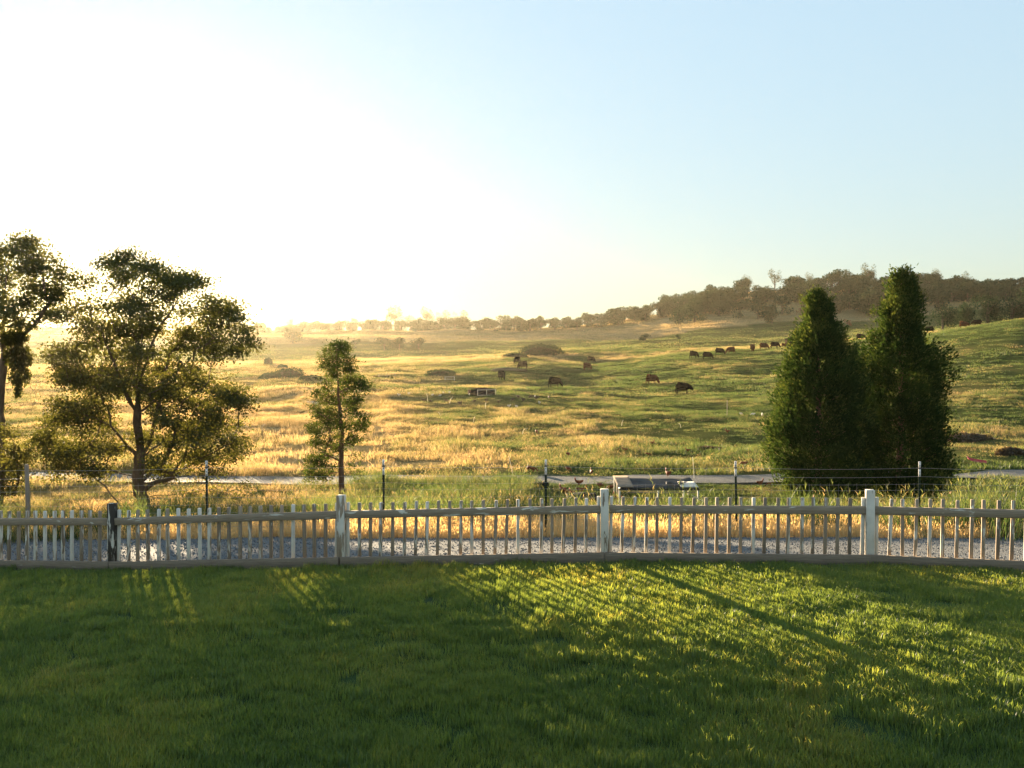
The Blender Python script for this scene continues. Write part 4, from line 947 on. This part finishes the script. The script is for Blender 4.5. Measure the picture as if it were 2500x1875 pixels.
for px, py, lab in ((1525,1104,"red hen pecking above the near pen, upper"),(1510,1102,"red hen left of the one above the near pen"),(1583,1114,"red hen alone above the right part of the near pen"),(1387,1115,"red hen above the white-tipped post"),(1593,1088,"red hen small on the slope"),(1388,1152,"red hen near the far edge of the track"),(1444,1160,"red hen crossing at the edge of the track"),(1413,1187,"red hen standing upright by the yellow grass tuft"),(1374,1206,"red hen leftmost by the black sheet"),(1384,1214,"red hen with raised head by the black sheet"),(1396,1212,"red hen bending by the black sheet"),(1420,1207,"red hen right of the group by the black sheet"),(1465,1192,"dark hen between the grass tuft and the pen"),(1490,1198,"red hen at the left foot of the pen"),(1508,1226,"red hen behind the picket post near the pen"),(1679,1105,"red hen near the brown brush heap"),(1310,1058,"red hen in the middle of the slope"),(1776,1058,"red hen left of the cedars on the slope"),(1815,1140,"red hen behind the white post tip left of the cedars"),(1878,1190,"red hen under the cedar's left edge"),(1856,1188,"dark hen left of the cedar trunk"),(1940,1190,"brown hen beside the cedar trunk"),(2322,1218,"red hen right of the taller cedar"),(1302,1152,"dark hen beside the farm track"),(1290,1150,"hen in the grass left of the track hens")):
    bird(px, py, M_HEN, "up" if rng.random() > .45 else "peck", lab, rng.uniform(.55, .72), "hen", HB)

M_SHED = plain_mat("dark_shed_boards", (0.035, 0.025, 0.020), .95, .3, 6, spec=0.0)
# ------------------------------------------------------------------ pens, gates, stakes and small things
M_ROOFSHEET = plain_mat("dark_tarp", (0.060, 0.060, 0.060), .9, .4, 3, .2, spec=0.05); M_METAL = plain_mat("roof_metal", (0.27, 0.20, 0.14), .85, .3, 4, spec=0.05)
M_WHITEWOOD = plain_mat("white_frame_timber", (0.62, 0.57, 0.49), .7, .2, 18); M_DARK = plain_mat("black_plastic", (0.012, 0.012, 0.013), .8, .3, 6, .3, spec=0.05); M_CABLE = plain_mat("grey_hose", (0.10, 0.10, 0.10), .5, .3, 10)
# near pen: low flat roof on white legs
g0 = hit(1610, 1228, 24); Yp = g0[1]; s = Yp / F; g0 = np.array([(1610 - CX) / F * Yp, Yp, float(zt(g0[0], g0[1]))])
pen = thing("poultry_pen", "low poultry pen with sloping tarp and metal roof on white legs, hens around", "pen", g0, R(-1))
Wd, Dp = 196 * s, 1.9; zf, zb = 0.50, 0.66
def quad_sheet(x0, x1, y0, y1, z00, z01, th=.02, nx=10, ny=6, wob=.0, seed=0):
    xs, ys = np.meshgrid(np.linspace(x0, x1, nx), np.linspace(y0, y1, ny), indexing='ij'); f = (ys - y0) / (y1 - y0)
    zs = z00 * (1 - f) + z01 * f + wob * (fbm(xs * 2 + seed, ys * 2, 3) - .5)
    top = np.stack([xs, ys, zs], -1).reshape(-1, 3); bot = top - np.array([0, 0, th]); ii = np.arange(nx * ny).reshape(nx, ny)
    q1 = np.stack([ii[:-1, :-1], ii[1:, :-1], ii[1:, 1:], ii[:-1, 1:]], -1).reshape(-1, 4); q2 = q1[:, ::-1] + nx * ny
    ed = np.concatenate([ii[:, 0], ii[-1, 1:], ii[-2::-1, -1], ii[0, -2:0:-1]]); e2 = np.roll(ed, -1); q3 = np.stack([ed, ed + nx * ny, e2 + nx * ny, e2], 1)
    return np.concatenate([top, bot]), np.concatenate([q1, q2, q3])
def sheet(name, parent, mat, *a, **k):
    v, f = quad_sheet(*a, **k); return link(name, mesh_from(name, v, f, mat), parent)
hw = Wd / 2
sheet("tarp_roof", pen, M_ROOFSHEET, -hw, hw, 0, Dp, zf + .02, zb + .02, wob=.06, seed=3)
sheet("metal_sheet", pen, M_METAL, -hw - .04, -hw + .52, -.03, Dp - .1, zf + .065, zb + .07, wob=.01)
sheet("board_sheet", pen, M_WHITEWOOD, hw - .62, hw - .02, .02, .85, zf + .065, zf + .14, wob=.01)
for xx, yy, zz in ((-hw + .03, .03, zf), (-hw * .02, .03, zf), (hw * .62, .03, zf), (hw - .03, .03, zf), (-hw + .03, Dp - .05, zb), (hw - .03, Dp - .05, zb), (-hw + .03, Dp * .45, zf + .06)):
    b = MB(); b.box((xx, yy, zz / 2 - .03), (.055, .055, zz + .02)); link("leg", bevel_mesh(b.mesh("leg", M_WHITEWOOD), .004), pen)
b = MB(); b.tube([(-hw + .03, -.02, zf + .0), (-hw + .03, Dp, zb)], .035, 6); link("side_rail", b.mesh("side_rail", M_WHITEWOOD), pen)
b = MB(); b.box((0, -.01, zf - .03), (Wd, .03, .06)); link("front_edge", b.mesh("front_edge", M_DARK), pen)
b = MB(); b.box((.1, .04, zf - .14), (Wd * .85, .03, .04)); link("front_rail", b.mesh("front_rail", M_GREYWOOD), pen)
b = MB(); b.tube([(hw - .3, -.1, .30), (hw + .22, -.25, .02)], .02, 6); link("prop", b.mesh("prop", M_WHITEWOOD), pen)
b = MB()
for k in range(4):
    a = np.linspace(0, 6.28, 22); b.tube(np.stack([hw * .42 + (.24 + .04 * k) * np.cos(a) + .03 * k, .45 + (.16 + .03 * k) * np.sin(a), zf + .13 + .012 * k + .03 * np.sin(a * 3 + k)], -1), .012, 5, False)
tag(link("cable_coil", b.mesh("cable_coil", M_CABLE), None, g0), "coil of grey hose lying on the pen roof", "hose")
bird(0, 0, M_HEN, "up", "red hen perched on the back of the pen roof", .6, "hen", HB, pos=g0 + np.array([hw * .45, Dp - .1, zb + .03]))
# trough, black sheet
g0 = hit(1322, 1196, 24); t = thing("feed_trough", "dark low feed trough in the grass by the post", "trough", g0); L_ = 34 * g0[1] / F
b = MB()
for c, sz in (((0, -.13, .16), (L_, .02, .26)), ((0, .13, .16), (L_, .02, .26)), ((-L_ / 2, 0, .16), (.02, .24, .26)), ((L_ / 2, 0, .16), (.02, .24, .26)), ((0, 0, .06), (L_ - .03, .24, .02))): b.box(c, sz)
link("tray", b.mesh("tray", M_DARK), t); b = MB()
for xx in (-L_ * .4, L_ * .4): b.box((xx, 0, .02), (.05, .30, .07))
link("foot", b.mesh("foot", M_GREYWOOD), t)
g0 = hit(1420, 1222, 24); t = tag(sheet("plastic_sheet", None, M_DARK, -.55, .55, -.35, .5, .10, .20, wob=.22, seed=8), "crumpled black plastic sheet on the ground beside the hens", "sheet"); t.location = g0
# far white-framed pen
g0 = hit(1188, 966, 60); s = g0[1] / F; pen2 = thing("poultry_pen", "low dark-roofed pen with a white front frame in mid pasture", "pen", g0, R(33))
w_, h_, d_ = 51 * s, 15 * s, 2.5
sheet("roof", pen2, M_SHED, -w_ / 2 - .06, w_ / 2 + .06, -.02, d_, h_ * 1.03, h_ * 1.22, wob=.03)
for xx in (-w_ / 2, 0, w_ / 2): b = MB(); b.box((xx, 0, h_ / 2), (.07, .07, h_)); link("post", b.mesh("post", M_WHITEWOOD), pen2)
for zz in (.05, h_ - .05): b = MB(); b.box((0, -.012, zz), (w_, .06, .06)); link("rail", b.mesh("rail", M_WHITEWOOD), pen2)
for y_, n_ in ((.12, "front_mesh"), (d_ - .1, "back_wall")): b = MB(); b.box((0, y_, h_ * .48), (w_ - .06, .03, h_ * .86)); link(n_, b.mesh(n_, M_DARK), pen2)
b = MB(); b.box((-w_ / 2 - .02, d_ / 2, h_ * .5), (.05, d_ - .3, h_ * .95)); link("side_wall", b.mesh("side_wall", M_SHED), pen2)
# gates and frames
def gate(label, px, py, wpx, hpx, mat, rails, legs, rz=0.0, cat="gate", name="field_gate", y0=60, r=.035):
    g0 = hit(px, py, y0); s = g0[1] / F; t = thing(name, label, cat, g0, rz); w, h = wpx * s, hpx * s
    for f in rails: b = MB(); b.tube([(-w / 2, 0, h * f), (0, .01, h * f), (w / 2, 0, h * f)], r, 6); link("rail", b.mesh("rail", mat), t)
    for f in np.linspace(-.5, .5, legs): b = MB(); b.tube([(f * w, -.02, -.05), (f * w, -.02, h * .5), (f * w, -.02, h * 1.06)], r, 6); link("post", b.mesh("post", mat), t)
    return t
gate("white metal gate standing alone in front of the grassy mound", 1098, 929, 23, 9, M_WHITEWOOD, (.35, .95), 2)
gate("grey rail fence section on the meadow right of the slender conifer", 945, 922, 40, 10, M_GREYWOOD, (.6, .95), 3, cat="fence", name="rail_fence")
gate("dark timber frame of a corral in the golden haze", 703, 893, 58, 15, M_GREYWOOD, (1.0,), 5, .25, "frame", "timber_frame")
gate("small wooden stand between the two oaks in the hazy meadow", 121, 1018, 28, 24, M_GREYWOOD, (.95,), 4, .2, "stand", "wooden_stand", 50, .03)
g0 = hit(763, 988, 60); s = g0[1] / F; t = thing("water_trough", "low white water trough left of the slender conifer", "trough", g0); b = MB(); w = 26 * s
for c, sz in (((0, -.28, .18), (w, .04, .34)), ((0, .28, .18), (w, .04, .34)), ((-w / 2, 0, .18), (.04, .52, .34)), ((w / 2, 0, .18), (.04, .52, .34)), ((0, 0, .1), (w - .05, .52, .03))): b.box(c, sz)
link("basin", b.mesh("basin", M_WHITEWOOD), t); b = MB(); b.box((0, 0, .352), (w * .8, .48, .02)); link("lid", b.mesh("lid", M_DARK), t)
# field fence of thin stakes
ff = thing("stake_fence", "line of thin dark stakes with wire across the middle of the pasture", "fence"); tops = []
for px, py in ((1321,966),(1352,973),(1384,973),(1418,978),(1456,983),(1494,987),(1534,991),(1576,995),(1622,1000),(1669,1006),(1718,1011),(1775,1018),(1826,1024)):
    g0 = hit(px, py, 55); b = MB(); thick = .032 if px == 1775 else .012; hh = 1.55 if px == 1775 else 1.15 + rng.normal(0, .06)
    b.tube([(0, 0, -.1), (rng.normal(0, .02), 0, hh * .5), (rng.normal(0, .04), 0, hh)], thick, 5); link("stake", b.mesh("stake", M_GREYWOOD if px == 1775 else M_STEEL), ff, g0); tops.append(g0 + np.array([0, 0, 1.0]))
for dz in (0, -.4): b = MB(); b.tube([q + np.array([0, 0, dz]) for q in tops], .003, 3, False); link("wire", b.mesh("wire", M_STEEL), ff)
# leaning pale rods, bent pale stalks
M_STALK = plain_mat("pale_stalk", (0.55, 0.48, 0.34), .7, .2, 12)
for px, py, tx, ty, lab in ((1253,1163,1242,1113,"pale leaning rod by the track, left of the white-tipped post"),(1695,1166,1691,1115,"pale upright rod behind the right end of the near pen"),(2321,1170,2322,1125,"thin grey rod right of the taller cedar")):
    g0 = hit(px, py, 24); tp = P(tx, ty, g0[1]); b = MB(); b.tube([(0, 0, -.05), (tp - g0) * .5 + np.array([.01, 0, 0]), tp - g0], [.014, .012, .009], 5); tag(link("marker_rod", b.mesh("marker_rod", M_STALK), None, g0), lab, "rod")
for px, py, hgt, bend, lab in ((1276,1062,.62,.7,"bent pale stalk hooked right in the lower pasture"),(1518,1040,.45,.3,"upright pale stalk with a curled tip in mid slope"),(1662,1045,.4,-.5,"pale stalk bent left toward the right slope"),(1464,1092,.5,.6,"small hooked pale stalk above the near pen"),(1156,1032,.5,.3,"short pale stalk in the grass left of centre"),(1075,1018,.5,-.55,"pale stalk leaning left below the birds"),(1044,982,.85,-.15,"tall upright pale stalk among the birds"),(1098,985,.7,.5,"bent pale stalk hooked over the birds"),(1185,1002,.7,.1,"straight pale stalk below the white-framed pen"),(997,1004,.6,.3,"pale stalk at the edge of the golden grass"),(568,1030,.5,.8,"white hooked stalk right of the oak crown"),(640,1050,.5,.6,"white bent stalk in golden grass near the conifer"),(600,1042,.4,-.5,"short white stalk between oak and conifer")):
    g0 = hit(px, py, 40); a = np.linspace(0, 1, 8); pts = np.stack([bend * hgt * a ** 2.2 * .9, 0 * a, hgt * 1.25 * (a - .35 * abs(bend) * a ** 4 * 1.6)], -1); b = MB(); b.tube(pts, .022 * (1 - .3 * a) * (g0[1] / 70), 5); tag(link("weed_stalk", b.mesh("weed_stalk", M_STALK), None, g0), lab, "stalk")
# shed, red sled
g0 = hit(1936, 845, 180); s = g0[1] / F; t = thing("shed", "small dark shed half behind the shorter cedar", "shed", g0, R(35)); w, h, d = 26 * s, 16 * s, 2.6
b = MB(); b.box((0, 0, h / 2), (w, d, h)); link("wall", b.mesh("wall", M_SHED), t)
b = MB(); v = np.array([(-w/2-.15,-d/2-.15,h), (w/2+.15,-d/2-.15,h), (w/2+.15,d/2+.15,h), (-w/2-.15,d/2+.15,h), (-w/2-.15,0,h*1.35), (w/2+.15,0,h*1.35)]); b.add(v, np.array([[0,1,5,4],[2,3,4,5],[0,3,2,1]])); b.add(v, np.array([[0,4,3],[1,2,5]])); link("roof", b.mesh("roof", M_SHED), t)
b = MB(); b.box((-w * .15, -d / 2 - .01, h * .42), (w * .28, .04, h * .8)); link("door", b.mesh("door", M_DARK), t)
M_SLED = plain_mat("red_plastic", (0.42, 0.03, 0.035), .4, .15, 5)
g0 = hit(2384, 1131, 36); s = g0[1] / F; w = 46 * s
v, f = quad_sheet(-w / 2, w / 2, -.18, .18, 0.10, .10, .012, 14, 7); v[:, 2] += .9 * (v[:, 0] / w) ** 4 * 2 * (v[:, 0] < 0) + 1.6 * v[:, 1] ** 2
tag(link("sled", mesh_from("sled", v, f, M_SLED), None, g0, (R(18), R(8), R(-12))), "red plastic sled lying on the slope right of the cedars", "sled")

# ------------------------------------------------------------------ haze
hz_m, nt, N, L = new_mat("haze")
pv = N.new("ShaderNodeVolumePrincipled"); pv.inputs["Color"].default_value = HAZE_COLOR; pv.inputs["Density"].default_value = HAZE_DENSITY; pv.inputs["Anisotropy"].default_value = HAZE_ANISO
o_ = N.new("ShaderNodeOutputMaterial"); L.new(pv.outputs[0], o_.inputs["Volume"])
zlo = float(V[:, 2].min()) - 1.0; zhi = 75.0
v, f = box_arrays(0, 0, (zlo + zhi) / 2, 3100, 3100, zhi - zlo)
hb = link("haze", mesh_from("haze", v, f, hz_m)); tag(hb, "thin golden evening haze over the whole valley", kind="stuff")
